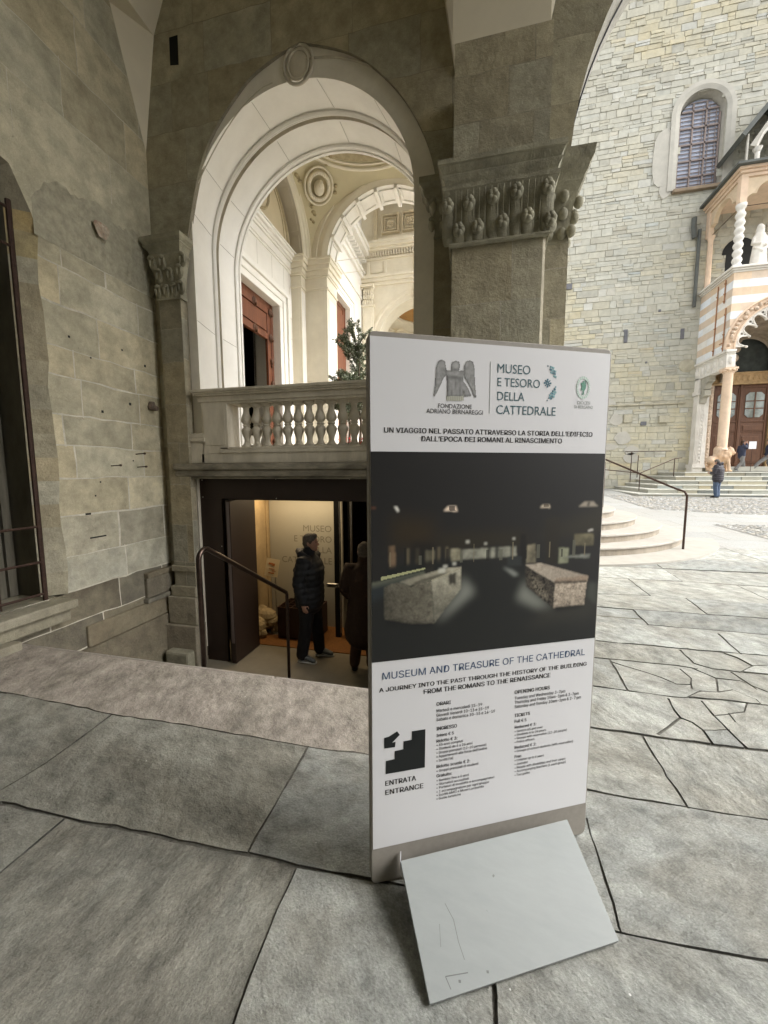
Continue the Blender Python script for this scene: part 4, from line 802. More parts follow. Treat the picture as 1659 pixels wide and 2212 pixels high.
lay([(.06,1.225),(.3,1.245),(.3,1.2),(.06,1.17)], (.012,.014,.014), 2, .9); lay(col1, (.022,.019,.014), 2); lay(col2, (.012,.011,.01), 1); lay([(.15,1.31),(.235,1.3),(.235,1.2),(.2,1.2),(.15,1.25)], (.012,.011,.01), 3, .7); lay(rail, (.16,.17,.12), 1, .75); lay([(.004,1.16),(.2,1.2),(.1,1.14),(.004,1.1)], (.025,.032,.036), 3, .8); lay([(.04,1.19),(.2,1.215),(.2,1.208),(.04,1.178)], (.45,.46,.25), 0, .8)
lay([(.50,1.2),(.54,1.185),(.57,1.165),(.55,1.162)], (.30,.32,.29), 2, .8); lay([(.52,1.235),(.58,1.235),(.58,1.2),(.52,1.2)], (.03,.034,.034), 1, .9)
lay(poolL, (.24,.25,.22), 6, .95); lay(poolR, (.22,.23,.20), 6, .9); lay([(.68,1.03),(.92,1.05),(.92,.97),(.6,.96)], (.035,.034,.028), 9, .8); lay([(.88,1.12),(.92,1.11),(.92,1.02),(.87,1.06)], (.06,.065,.055), 3, .8)
gx_ = np.clip((U_-.05)/.18, 0, 1); nz3 = fnoise(U_, Z_, 110, 3)
def layv(poly, val, tintc, k=0, tex=.0, tn=None):
    m_ = pip(U_, Z_, poly).astype(float)
    if k: m_ = blur(m_, k)
    c = (val*(1 + tex*(nz2 if tn is None else tn)))[..., None]*np.array(tintc)[None, None, :]
    img[:] = img*(1-m_[..., None]) + np.clip(c, 0, 1)*m_[..., None]
layv([(.049,1.151),(.075,1.163),(.10,1.166),(.128,1.158),(.14,1.150),(.15,1.146),(.165,1.156),(.19,1.162),(.223,1.165),(.236,1.007),(.15,1.012),(.052,1.038)], .075 + .06*gx_ + .05*np.clip((Z_-1.13)/.04, 0, 1), (1,.92,.70), 1, .4, nz2 + .6*nz3)
layv(sarcLside, .15 + .22*np.clip((Z_-1.06)/.13, 0, 1), (1,.95,.74), 1, .3, nz2 + .6*nz3)
layv([(.10,1.167),(.14,1.178),(.265,1.206),(.335,1.210),(.335,1.203),(.229,1.168),(.19,1.163),(.165,1.157),(.14,1.153),(.12,1.163)], .18 + .20*np.clip((U_-.1)/.2, 0, 1), (1,.94,.72), 1, .2)
lay([(.155,1.152),(.19,1.163),(.225,1.168),(.30,1.195),(.27,1.192),(.2,1.176),(.16,1.164)], (.055,.05,.037), 1, .85); lay([(.223,1.167),(.335,1.208),(.335,1.203),(.226,1.160)], (.33,.31,.23), 0, .9, .3); lay([(.287,1.18),(.295,1.188),(.306,1.186),(.318,1.193),(.316,1.146),(.303,1.15),(.292,1.142)], (.02,.018,.014), 1, .9); lay([(.29,1.12),(.315,1.14),(.315,1.135),(.29,1.112)], (.30,.28,.2), 0, .7); lay([(.14,1.035),(.15,1.05),(.155,1.03)], (.15,.14,.11), 1, .6)
lay(sarcRside, (.045,.038,.03), 1, 1, .8, nz2 + nz3); lay([(.615,1.16),(.64,1.15),(.68,1.11),(.70,1.07),(.69,1.05),(.66,1.08),(.63,1.12)], (.16,.14,.105), 2, .7, .9, nz2 + nz3)
layv(sarcRtop, .27 + .12*np.clip((.9-U_)/.3, 0, 1), (1,.86,.69), 1, .2, nz2 + .8*nz3); lay([(.723,1.126),(.871,1.120),(.875,1.14),(.862,1.146),(.80,1.142),(.73,1.142)], (.28,.21,.155), 1, .9, .3, nz3)
layv(sarcRend, .28 + .14*np.clip((Z_-1.02)/.1, 0, 1), (1,.84,.66), 1, .4, nz2 + nz3); lay([(.724,1.130),(.868,1.124),(.868,1.117),(.724,1.119)], (.025,.018,.013), 1, .9); lay([(.724,1.026),(.862,1.027),(.84,1.016),(.74,1.012)], (.008,.008,.008), 2, .9); lay([(.055,1.035),(.236,1.006),(.24,.995),(.06,1.02)], (.008,.008,.008), 3, .8)
for k in range(16):
    u = .07 + .052*k; hh = .02 + .018*math.sin(k*2.3); lay([(u,1.225),(u+.005+.004*(k%3),1.225),(u+.005+.004*(k%3),1.255+hh),(u,1.255+hh)], ((.20,.17,.11),(.012,.011,.01),(.12,.12,.09))[k%3], 0, .7)
for p_, c_ in ((lamp1,(.85,.70,.55)),(lamp2,(.65,.55,.42)),(lamp3,(.33,.29,.23)),(lamp4,(.9,.88,.8)),(lamp5,(.16,.07,.04)),([(.862,1.325),(.885,1.328),(.884,1.322),(.862,1.32)],(.75,.72,.65))): lay(p_, c_, 1, .95)
lay([(.285,1.43),(.308,1.43),(.31,1.415),(.288,1.415)], (.05,.035,.03), 0, .85); lay([(.664,1.43),(.684,1.43),(.685,1.42),(.664,1.42)], (.06,.045,.03), 0, .8); lay([(.855,1.437),(.868,1.437),(.862,1.415),(.852,1.418)], (.04,.035,.03), 1, .8)
for u, z, s_ in ((.262,1.2,.012),(.275,1.215,.008),(.31,1.222,.008),(.545,1.305,.006),(.36,1.3,.006),(.43,1.29,.006)): lay([(u-s_,z-s_*.7),(u+s_,z-s_*.7),(u+s_,z+s_*.7),(u-s_,z+s_*.7)], (.55,.55,.48), 1, .8)
raster(PU0, PU1, PZ0, PZ1, NXp, NZp, np.clip(img, 0, 1), None, 'printed_photograph', post)
# emblems
u0, u1, z0, z1 = .22, .385, 1.79, 1.935
U_, Z_ = gridc(u0, u1, z0, z1, 84, 74); n1 = fnoise(U_, Z_, 60, 5); mk = pip(U_, Z_, ANGEL); mb_ = pip(U_, Z_, ANGELBASE)
img = np.zeros(U_.shape + (3,)); img[:] = (.22,.22,.215); dist = blur(mk.astype(float), 3); img *= (.45 + .75*dist**1.2 + .35*n1)[..., None]
def shade(cu, cz, ru, rz, k):
    q = np.exp(-(((U_-cu)/ru)**2 + ((Z_-cz)/rz)**2)); img[:] = img*(1 - k*q[..., None])
shade(.303,1.872,.03,.008,.55); shade(.303,1.878,.03,.006,-.3); shade(.303,1.85,.003,.012,.4); shade(.29,1.82,.004,.03,.35); shade(.32,1.83,.004,.03,.35); shade(.275,1.84,.004,.03,.3); shade(.302,1.912,.012,.012,-.25); shade(.302,1.897,.012,.005,.45); shade(.268,1.89,.004,.012,.45); shade(.336,1.89,.004,.012,.45)
feather = (np.abs(np.sin(U_*520 + Z_*60)) < .35) & (Z_ < 1.885) & ((U_ < .266) | (U_ > .34)); img[feather] *= .8
img[mb_] = np.array([.36,.36,.30]) * (1 + .25*np.sin(U_[mb_]*900))[:, None]
raster(u0, u1, z0, z1, 84, 74, np.clip(img, 0, 1), mk | mb_, 'angel_emblem', post)
mb = MB(); rg = random.Random(61)
teals = [(.16,.34,.38),(.10,.24,.30),(.24,.42,.44),(.07,.17,.22),(.18,.36,.42)]
for P in (MOS1, MOS2):
    for i in range(12):
        for j in range(16):
            u = .655 + i*.0055*.85 + j*.0012; z = 1.80 + j*.0052*1.7 - i*.0014
            z = z if P is MOS2 else z + .072
            if z > 1.94: continue
            if pip(np.array([u+.002]), np.array([z+.002]), P)[0]: mb.prism([(u,z),(u+.004,z+.0006),(u+.0046,z+.0074),(u+.0006,z+.0068)], lambda a, b, t: sp(a, b, t), .0002, .001, rg.choice(teals))
for k in range(8):
    a = R(45*k); a2 = a + R(90)
    for rr, wd in ((.0045,.0022),(.0085,.0022),(.0125,.0036)):
        c = (.660 + rr*math.cos(a), 1.8695 + rr*math.sin(a))
        if k % 2 and rr > .01: 
            wd = .0024
        mb.prism([(c[0] + wd*(math.cos(a)*p + math.cos(a2)*q), c[1] + wd*(math.sin(a)*p + math.sin(a2)*q)) for p, q in ((-.8,-.8),(.8,-.8),(.8,.8),(-.8,.8))], lambda x, z, t: sp(x, z, t), .0002, .001, (.06,.16,.21))
for u, z in ((.6585,1.9295),(.6615,1.8085)): mb.prism([(u-.002,z-.002),(u+.002,z-.002),(u+.002,z+.002),(u-.002,z+.002)], lambda x, q, t: sp(x, q, t), .0002, .001, (.05,.12,.18))
link('mosaic_emblem', mb, M['ink'], post)
u0, u1, z0, z1 = .778, .842, 1.816, 1.904; U_, Z_ = gridc(u0, u1, z0, z1, 44, 60); cu, cz = .810, 1.86
q = np.sqrt(((U_-cu)/.029)**2 + ((Z_-cz)/.041)**2); img = np.zeros(U_.shape + (3,)); img[:] = (.55,.63,.58)
ring = (q < 1) & (q > .74); img[ring & (np.sin(np.arctan2(Z_-cz, U_-cu)*26) > 0)] = (.40,.52,.46)
figm = pip(U_, Z_, [(.805,1.833),(.808,1.85),(.801,1.85),(.803,1.868),(.798,1.874),(.800,1.879),(.806,1.876),(.808,1.884),(.813,1.886),(.816,1.88),(.818,1.872),(.819,1.89),(.822,1.89),(.822,1.862),(.817,1.85),(.814,1.85),(.815,1.833),(.811,1.833),(.811,1.848),(.809,1.848),(.808,1.833)]); img[figm] = (.10,.26,.19)
raster(u0, u1, z0, z1, 44, 60, img, (ring | figm), 'seal_emblem', post)
# stabilising plate leaning at the foot of the panel
def pc(a, b, c): return Vector((a, b, c))
P4 = [pc(-.235,1.249,.135), pc(.399,1.57,.135), pc(.493,1.254,.022), pc(-.094,.962,.022)]
nn = (P4[1]-P4[0]).cross(P4[3]-P4[0]).normalized(); nn = nn if nn.z > 0 else -nn
mb = MB(); mb.add([p for p in P4] + [p - nn*.012 for p in P4], [(0,1,2,3),(7,6,5,4),(0,4,5,1),(1,5,6,2),(2,6,7,3),(3,7,4,0)]); fp = link('foot_plate', mb, M['plate'], sg, bevel=.002)
mb = MB(); uL = sp(.112,.02,.003); 
mb.add([sp(.110,.03,.004), sp(.113,.03,.004), sp(.113,.13,.004), sp(.110,.13,.004), tuple(P4[0]*.86+P4[3]*.14 - nn*.014), tuple(P4[0] - nn*.013)], [(0,1,2,3),(0,4,5,3)]); link('plate_bracket', mb, M['white'], fp)
mb = MB(); e1 = (P4[1]-P4[0]); e2 = (P4[3]-P4[0])
def scuff(pts, wd):
    Q = [P4[0] + e1*a + e2*b + nn*.0006 for a, b in pts]
    for a, b in zip(Q, Q[1:]):
        t = (b-a).normalized(); s_ = t.cross(nn)*wd; mb.add([a-s_, a+s_, b+s_, b-s_], [(0,1,2,3)])
scuff([(.17,.42),(.19,.55),(.185,.7),(.19,.82)], .0009); scuff([(.12,.55),(.10,.7)], .0006); scuff([(.36,.55),(.38,.72),(.40,.95)], .0007); scuff([(.09,.88),(.19,.90)], .0012); scuff([(.09,.88),(.10,.96)], .0012); scuff([(.14,.93),(.15,.935)], .003); scuff([(.27,.93),(.28,.935)], .003); scuff([(.83,.78),(.84,.81)], .0012); scuff([(.45,.31),(.455,.325)], .004); scuff([(.93,.88),(.94,.89)], .002)
pieces('scuff', mb, mat('scuff_grey', (.15,.155,.15), var=.2, bump=0), fp)
# ---------------------------------------------------------------- cathedral portico (white, beyond the archway)
XF = -4.1
po = thing('cathedral_portico', 'bright white cathedral portico with painted vault and coffered arch beyond the archway', 'portico', (-2, 9, ZP))
mb = MB(); mb.box(-4.6, 1.1, 5.70, 14.6, ZP - .3, ZP); mb.box(.9, 1.1, 5.7, 14.6, 0, ZP - .3); link('floor', mb, M['cream'], po)
def facade(mb, y0, y1, z1, door):
    dy0, dy1, dz = door
    mb.box(XF-.6, XF, y0, dy0, ZP, z1); mb.box(XF-.6, XF, dy1, y1, ZP, z1); mb.box(XF-.6, XF, dy0, dy1, dz, z1)
D1 = (6.32, 7.75, 5.03); D2 = (10.55, 12.55, 6.85)
mb = MB(); facade(mb, 5.0, 8.42, 9.6, D1); link('facade_wall', mb, M['marble'], po)
mb = MB(); facade(mb, 8.42, 14.3, 12.5, D2); link('facade_wall', mb, M['marble'], po)
def surround(d, parent):
    y0, y1, z = d; m_ = MB()
    for e, p, wd in ((.0,.05,.13),(.13,.075,.12),(.25,.12,.10)):
        m_.box(XF-.01, XF+p, y1+e, y1+e+wd, ZP, z+e); m_.box(XF-.01, XF+p, y0-e-wd, y0-e, ZP, z+e); m_.box(XF-.01, XF+p, y0-e-wd, y1+e+wd, z+e, z+e+wd)
    m_.box(XF-.01, XF+.1, y1+.35, y1+.46, z-.1, z+.35); 
    f = link('door_frame', m_, M['marble'], parent, bevel=.012); m_ = MB(); m_.box(XF-.36, XF-.30, y0, y1, ZP, z) if False else None
    return f
def wooddoor(d, ztop, dark, parent):
    y0, y1, z = d; x = XF - .13; m_ = MB()
    m_.box(x-.06, x, y0, y1, z-.12, z+.1); m_.box(x-.06, x, y1-.22, y1, ZP, z-.12); m_.box(x-.06, x, y0, y0+.22, ZP, z-.12)
    m_.box(x-.06, x-.02, y0+.22, y1-.22, ztop if dark else ZP, z-.12)
    m_.box(x-.05, x+.01, y1-.06, y1, ZP, z); m_.box(x-.05, x+.015, y1-.1, y1-.085, ZP, z)
    ym = (y0+y1)/2
    def pan(a, b, c, e):
        for k, (i, h) in enumerate(((0,.028),(.045,.010),(.09,.026))):
            m_.box(x-.03, x-.02+h, a+i, b-i, c+i, e-i)
    zt = z - .12
    if dark:
        pan(y0+.26, y1-.26, ztop+.16, zt-.14); m_.box(x-.03,x+.012,y0+.22,y1-.22,ztop,ztop+.11); m_.box(x-.03,x+.012,y0+.22,y1-.22,zt-.11,zt)
    else:
        for q in range(4):
            a, b = (y0+.25, ym-.05); c = ZP+.25+q*1.2; pan(a, b, c, c+1.05); pan(ym+.05, y1-.25, c, c+1.05)
    dd = link('wooden_door', m_, M['wood'], parent, bevel=.006)
    zs_ = [zt-.06, ztop+.06] if dark else []
    for zz in zs_:
        for yy in (ym, y1-.11): m_ = MB(); m_.ell((x+.03, yy, zz), (.035,.05,.06), 6); m_.ell((x+.05, yy, zz-.05), (.03,.03,.035), 5); m_.ell((x+.02,yy,zz),(.02,.07,.09),6); link('boss', m_, M['dwood'], dd)
    for zz in (ZP+.55, ZP+1.75, ZP+2.2) + (() if dark else (5.6,6.2)):
        m_ = MB(); m_.ell((x+.03, y1-.11, zz), (.035,.05,.06), 6); m_.ell((x+.02,y1-.11,zz-.1),(.03,.03,.03),5); link('boss', m_, M['dwood'], dd)
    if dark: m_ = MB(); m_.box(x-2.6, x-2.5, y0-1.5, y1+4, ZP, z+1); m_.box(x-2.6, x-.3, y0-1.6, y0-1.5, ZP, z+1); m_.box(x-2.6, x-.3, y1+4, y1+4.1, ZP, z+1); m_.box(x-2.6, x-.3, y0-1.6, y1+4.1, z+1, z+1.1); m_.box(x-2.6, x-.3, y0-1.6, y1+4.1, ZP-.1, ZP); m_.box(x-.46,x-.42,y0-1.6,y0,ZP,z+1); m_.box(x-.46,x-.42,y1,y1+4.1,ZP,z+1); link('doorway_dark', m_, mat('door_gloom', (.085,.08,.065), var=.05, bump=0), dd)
surround(D1, po); wooddoor(D1, 4.29, True, po); surround(D2, po); wooddoor(D2, 4.0, False, po)
m_ = MB()       # thin masonry joints on the facade are real narrow grooves standing as shallow fillets
for y in (7.0, 7.55, 8.05, 8.3): m_.box(XF-.005, XF+.002, y, y+.006, 5.5, 5.93)
for z in (3.9, 4.55, 2.9): m_.box(XF-.005, XF+.002, 8.15, 8.4, z, z+.006)
pieces('facade_joint', m_, mat('joint_grey', (.42,.40,.35), var=0, bump=0), po)
def corn(y0, y1, prof, axis='X', x0=0, x1=0):
    m_ = MB()
    for za, zb, p in prof: m_.box(XF-.01, XF+p, y0, y1, za, zb)
    return m_
mb = corn(5.6, 8.45, ((5.95,6.0,.03),(6.0,6.14,.05),(6.14,6.18,.09),(6.18,6.24,.12),(6.24,6.30,.17),(6.30,6.33,.2))); link('cornice', mb, M['marble'], po, bevel=.01)
mb = corn(9.2, 14.1, ((7.7,7.78,.05),(7.78,8.0,.03),(8.45,8.6,.08),(8.6,8.68,.14),(9.05,9.15,.12),(9.15,9.3,.3),(9.3,9.42,.36))); 
for i in range(24): mb.box(XF, XF+.2, 9.3+i*.2, 9.4+i*.2, 8.95, 9.05)
link('cornice', mb, M['marble'], po, bevel=.01)
# respond pilasters and cross arch between the bays
def pilaster(x0, x1, y0, y1, z1, cap, m1):
    m_ = MB(); m_.box(x0, x1, y0, y1, ZP, z1); m_.box(x0+.07, x1-.05, y0-.008, y0, ZP+.6, z1-.18)
    f = link('pilaster', m_, M[m1], po, bevel=.006); m_ = MB()
    for za, zb, p in cap: m_.box(x0-p*.0-.0, x1+p, y0-p, y1, za, zb)
    link('capital_moulding', m_, M[m1], f, bevel=.008)
CAPP = ((5.66,5.70,.035),(5.70,5.92,.01),(5.92,5.96,.04),(5.96,6.06,.06),(6.06,6.16,.10),(6.16,6.25,.14),(6.25,6.29,.16))
pilaster(XF, -3.86, 8.40, 8.70, 6.27, CAPP, 'pcream'); pilaster(-3.86, -3.33, 8.62, 9.25, 6.27, CAPP, 'pcream')
mb = MB(); mb.box(-3.33, -3.322, 8.72, 9.18, ZP+.6, 5.5); mb.box(-3.863,-3.855,8.42,8.61,ZP+.1,5.6); link('painted_lit_returns', mb, M['marble'], po)  # thin plates in paler stone paint the light on the pilaster sides
CX2, ZS2 = -1.97, 6.28
mb = MB(); mb.sweep_arch([(8.70,1.80),(8.66,1.76),(8.63,1.72),(8.63,1.62),(8.655,1.61),(8.655,1.52),(8.63,1.51),(8.63,1.44),(8.66,1.40),(8.66,1.36)], CX2, ZS2); link('archivolt', mb, M['pcream'], po, smooth='auto')
mb = MB(); mb.sweep_arch([(8.66,1.36),(9.25,1.36),(9.25,2.4)], CX2, ZS2)
for k in range(9):
    a0, a1 = R(8 + k*19), R(8 + k*19 + 13.5)
    for r0, q0, q1 in ((1.345,.10,.48),):
        for (s0, s1, d0, d1) in ((a0,a0+.025,8.76,9.15),(a1-.025,a1,8.76,9.15),(a0,a1,8.76,8.79),(a0,a1,9.12,9.15)):
            P = [(CX2+rr*math.cos(s_), d, ZS2+rr*math.sin(s_)) for d in (d0,d1) for s_ in (s0,s1) for rr in (1.335,1.365)]
            mb.add(P, [(0,1,3,2),(4,6,7,5),(0,2,6,4),(1,5,7,3),(0,4,5,1),(2,3,7,6)])
    ak = R(8 + k*19 + 16.2); c_ = Vector((CX2+1.33*math.cos(ak), 8.96, ZS2+1.33*math.sin(ak))); t_ = Vector((-math.sin(ak),0,math.cos(ak))); rr_ = Vector((math.cos(ak),0,math.sin(ak)))
    mb.obox(c_, (t_, Vector((0,1,0)), rr_), (.035,.30,.045))
link('coffered_arch', mb, M['marble'], po)
mb = MB(); 
P = [(XF, z) for z in (6.28, 12)]
inner2 = [(CX2 - 1.44, 6.28)] + [(CX2 + 1.44*math.cos(a), ZS2 + 1.44*math.sin(a)) for a in np.linspace(math.pi, 0, 30)] + [(CX2+1.44, 6.28)]
stonewall(mb, [(XF-.1,6.27),(XF-.1,12),(.9,12),(.9,6.27)], [inner2], [], lambda a, b: (a, 8.70, b), (1,1,1), 0)
stonewall(mb, [(XF-.1,6.27),(XF-.1,12),(.9,12),(.9,6.27)], [inner2], [], lambda a, b: (a, 9.24, b), (1,1,1), 0); link('cross_wall', mb, M['pcream'], po)
# wall arch over the lunette, its panelled soffit, and the sail vault
CY1 = 7.06; RL = 1.34
mb = MB(); mb.sweep_arch([(XF+.01,RL+.3),(XF+.01,RL+.0),(XF+.3,RL)], CY1, 6.30, None, 'X', 40)
for k in range(10):
    a0, a1 = R(4+k*17.5), R(4+k*17.5+14)
    P = [(x, CY1+rr*math.cos(s_), 6.30+rr*math.sin(s_)) for x in (XF+.08,XF+.25) for s_ in (a0,a1) for rr in (RL-.012,RL+.05)]
    mb.add(P, [(0,1,3,2),(4,6,7,5),(0,2,6,4),(1,5,7,3),(0,4,5,1),(2,3,7,6)])
link('panelled_soffit', mb, mat('soffit_grey', (.50,.46,.38), var=.05, bump=.03), po)
mb = MB(); mb.sweep_arch([(XF+.30,RL+.0),(XF+.33,RL+.02),(XF+.34,RL+.08),(XF+.37,RL+.1),(XF+.37,RL+.18),(XF+.40,RL+.2),(XF+.40,RL+.3)], CY1, 6.30, None, 'X', 40); link('wall_archivolt', mb, M['pcream'], po, smooth='auto')
mb = MB()
mb.prism([(CY1 + (RL-.0)*math.cos(a), 6.33 + (RL-.0)*math.sin(a)) for a in np.linspace(0, math.pi, 24)], lambda a, b, t: (t, a, b), XF-.05, XF+.012)
link('lunette', mb, mat('lunette_ochre', (.60,.52,.36), var=.06, bump=.04), po)
mb = MB()
for rr, th in ((RL-.16,.03),(RL-.3,.014)):
    mb.tube([(XF+.015, CY1 + rr*math.cos(a), 6.48 + (RL-.16-rr)*.3 + (rr-.0)*math.sin(a)*.93) for a in np.linspace(0, math.pi, 26)] , th, 5, closed=True)
mb.tube([(XF+.015, CY1 + .42*math.cos(a), 7.0 + .42*math.sin(a)) for a in np.linspace(0,6.28,20)[:-1]], .03, 5, closed=True); link('lunette_frame', mb, M['fresco'], po)
SVX, SVY, SVA, SVB, SVZ, SVH = -2.05, 7.15, 1.68, 1.50, 6.28, 2.05
def sail(u, v):
    q = 1 - .5*u*u - .5*v*v; return (SVX + SVA*u, SVY + SVB*v, SVZ + SVH*math.sqrt(max(q, 0)))
n = 26; mb = MB(); mb.loft([[sail(-1+2*i/n, -1+2*j/n) for j in range(n+1)] for i in range(n+1)], False, None, False); link('sail_vault', mb, mat('vault_cream', (.60,.54,.37), var=.05, scale=3, bump=.04), po, smooth=True)
mb = MB()
for zz, th in ((1.60,.035),(1.65,.02),(1.86,.03)):
    k = math.sqrt(2*(1-(zz/SVH)**2)); mb.tube([(SVX+SVA*k*math.cos(a), SVY+SVB*k*math.sin(a), SVZ+zz-.015) for a in np.linspace(0, 2*math.pi, 49)[:-1]], th, 6, closed=True)
link('dome_ring', mb, M['pcream'], po, smooth=True)
mb = MB(); rr = []
for zz in (1.67, 1.72, 1.78, 1.84):
    k = math.sqrt(2*(1-(zz/SVH)**2)); rr.append([(SVX+SVA*k*.995*math.cos(a), SVY+SVB*k*.995*math.sin(a), SVZ+zz-.012) for a in np.linspace(0, 2*math.pi, 49)[:-1]])
mb.loft(rr, False); link('painted_frieze', mb, M['fresco'], po)
mb = MB(); zz = 1.755; k = math.sqrt(2*(1-(zz/SVH)**2))
for i in range(36):
    a = 2*math.pi*i/36; mb.ell((SVX+SVA*k*.985*math.cos(a), SVY+SVB*k*.985*math.sin(a), SVZ+zz-.02), (.05,.05,.035) if i % 2 else (.03,.03,.05), 5)
link('frieze_ornament', mb, mat('frieze_brown', (.26,.21,.12), var=.2, bump=0), po)
# roundel with a bust on the pendentive
rc = Vector((-3.32, 8.22, 7.54)); gn = Vector(((rc.x-SVX)/SVA**2/2, (rc.y-SVY)/SVB**2/2, (rc.z-SVZ)/SVH**2)).normalized() * -1
ta = gn.cross(Vector((0,0,1))).normalized(); tb = gn.cross(ta)
mb = MB()
for rad, th, off in ((.30,.022,.0),(.215,.04,.012)): mb.tube([rc + gn*off + ta*rad*math.cos(a) + tb*rad*math.sin(a)*1.05 for a in np.linspace(0, 2*math.pi, 33)[:-1]], th, 6, closed=True)
for i in range(26):
    a = 2*math.pi*i/26; mb.ell(rc + gn*.03 + ta*.205*math.cos(a) + tb*.215*math.sin(a), (.024,.024,.024), 5)
mb.ell(rc + gn*.04 + tb*.02, (.11,.11,.14), 8); mb.ell(rc + gn*.09 - tb*.05, (.06,.06,.08), 6); link('roundel', mb, M['pcream'], po, smooth=True)
mb = MB()
for da, db, n_ in ((-.48,.0,9),(.48,.05,9),(0,.55,8),(-.1,-.5,7)):
    for i in range(n_):
        q = rc + ta*da*(.8+.09*i) + tb*(db*(.8+.09*i)) + ta*(.07*math.sin(i*1.9)*(1-i/n_)) + tb*(.07*math.cos(i*2.3)*(1-i/n_)); u = (q.x-SVX)/SVA; v = (q.y-SVY)/SVB
        if abs(u) < .97 and abs(v) < .93: p = sail(u, v); mb.ell((p[0]+gn.x*.004, p[1]+gn.y*.004, p[2]+gn.z*.004), (.045*(1.2-i/n_),.045*(1.2-i/n_),.03), 5)
link('painted_scrolls', mb, mat('scroll_tan', (.40,.34,.21), var=.25, scale=14, bump=0), po)
# central bay: end wall with entablature, corinthian pilaster, arch and coffers
YE = 14.1; CX3, ZS3, R3 = -1.95, 6.05, 1.58
mb = MB(); inner3 = [(CX3-R3, ZP)] + [(CX3 + R3*math.cos(a), ZS3 + R3*math.sin(a)) for a in np.linspace(math.pi, 0, 30)] + [(CX3+R3, ZP)]
stonewall(mb, [(XF,ZP),(XF,12.5),(.9,12.5),(.9,ZP)], [inner3], [], lambda a, b: (a, YE, b), (1,1,1), 0); link('end_wall', mb, M['pcream'], po)
mb = MB(); mb.sweep_arch([(YE-.0,R3+.34),(YE-.05,R3+.30),(YE-.05,R3+.22),(YE-.03,R3+.2),(YE-.03,R3+.1),(YE-.05,R3+.09),(YE-.05,R3),(YE+.7,R3)], CX3, ZS3, ZP); link('end_arch', mb, M['pcream'], po, smooth='auto')
mb = MB()
for z0, z1, p in ((8.18,8.3,.05),(8.3,8.42,.1),(8.42,8.52,.14),(9.05,9.12,.06),(9.28,9.36,.22),(9.36,9.46,.3),(9.46,9.55,.33)): mb.box(XF, .9, YE-p, YE+.02, z0, z1)
for i in range(40): mb.box(XF+.04+i*.095, XF+.088+i*.095, YE-.16, YE, 9.13, 9.27)
for x in (-3.9,-3.28,-2.2): mb.box(x, x+.1, YE-.06, YE, 8.56, 9.0)
mb.box(-3.75,-3.32,YE-.03,YE,8.62,8.95)
link('entablature', mb, M['pcream'], po, bevel=.006)
mb = MB(); mb.box(-4.06, -3.66, YE-.12, YE, ZP, 7.5); mb.box(-4.0,-3.72,YE-.13,YE-.12,ZP+.5,7.3); mb.box(-4.1,-3.62,YE-.16,YE,7.46,7.52); link('pilaster', mb, M['pcream'], po, bevel=.01)
mb = MB()
for i in range(9):
    t = i/8; 
for k in range(5):
    x = -4.02 + k*.08
    for z, dy, r_ in ((7.6,.14,.05),(7.78,.17,.05),(7.93,.19,.045)): mb.ell((x + (.04 if z > 7.7 else 0), YE-dy, z), (r_*.8,r_*.7,r_*1.7), 6)
for x, s_ in ((-4.08,1),(-3.64,-1)): mb.tube([(x + s_*.06*(1-i/10)*math.cos(i*.75), YE-.22, 8.02+.06*(1-i/10)*math.sin(i*.75)) for i in range(10)], .022, 5)
mb.box(-4.1,-3.62,YE-.24,YE,8.10,8.18); mb.box(-4.0,-3.72,YE-.13,YE,7.5,8.1); link('corinthian_capital', mb, M['pcream'], po)
mb = MB(); mb.tube([(CX3-.08,YE-.12,8.15),(CX3-.08,YE-.2,7.9),(CX3-.08,YE-.12,7.6)], .09, 6); link('keystone', mb, M['pcream'], po)
mb = MB()       # coffered vault over the central bay
for j in range(2):
    for i in range(4):
        x0 = -3.35 + i*.72; z0 = 9.85 + j*.85; y = YE - .05 - .28*j
        for (a, b, c, d_) in ((0,.62,0,.05),(0,.62,.57,.62),(0,.05,.05,.57),(.57,.62,.05,.57)): mb.box(x0+a, x0+b, y-.07, y+.1, z0+c, z0+d_)
        for (a, b, c, d_) in ((.1,.52,.1,.13),(.1,.52,.49,.52),(.1,.13,.13,.49),(.49,.52,.13,.49)): mb.box(x0+a, x0+b, y-.03, y+.1, z0+c, z0+d_)
        for k in range(7):
            a = 2*math.pi*k/7; mb.ell((x0+.31+.1*math.cos(a), y-.02, z0+.31+.1*math.sin(a)), (.05,.03,.05), 5)
        mb.ell((x0+.31, y-.04, z0+.31), (.05,.04,.05), 5)
mb.box(-3.62,-3.5,YE-.12,YE,9.55,11.6); link('coffers', mb, mat('coffer_stucco', (.60,.53,.39), var=.12, scale=4, bump=.1, col2=(.50,.42,.29)), po)
mb = MB(); mb.box(-3.35,-.4,YE+.06,YE+.1,9.8,12); mb.box(XF-.3,1,8.7,14.5,12.4,12.6); mb.box(XF-.5,1.1,5.7,9.2,9.6,9.8); mb.box(-.36,.5,5.0,5.72,ZP,9.7); mb.box(XF-.5,1.1,5.72,5.76,7.0,9.7) if False else None
for y0, y1, zt in ((5.72,5.85,9.7),(8.55,9.25,12.5),(13.7,14.6,12.5)): mb.box(.25, 1.0, y0, y1, ZP, zt)
mb.box(.4,1.0,5.85,8.55,9.0,9.7); mb.box(.25,1.0,9.25,13.7,11.2,12.5)
link('outer_piers', mb, M['marble'], po)
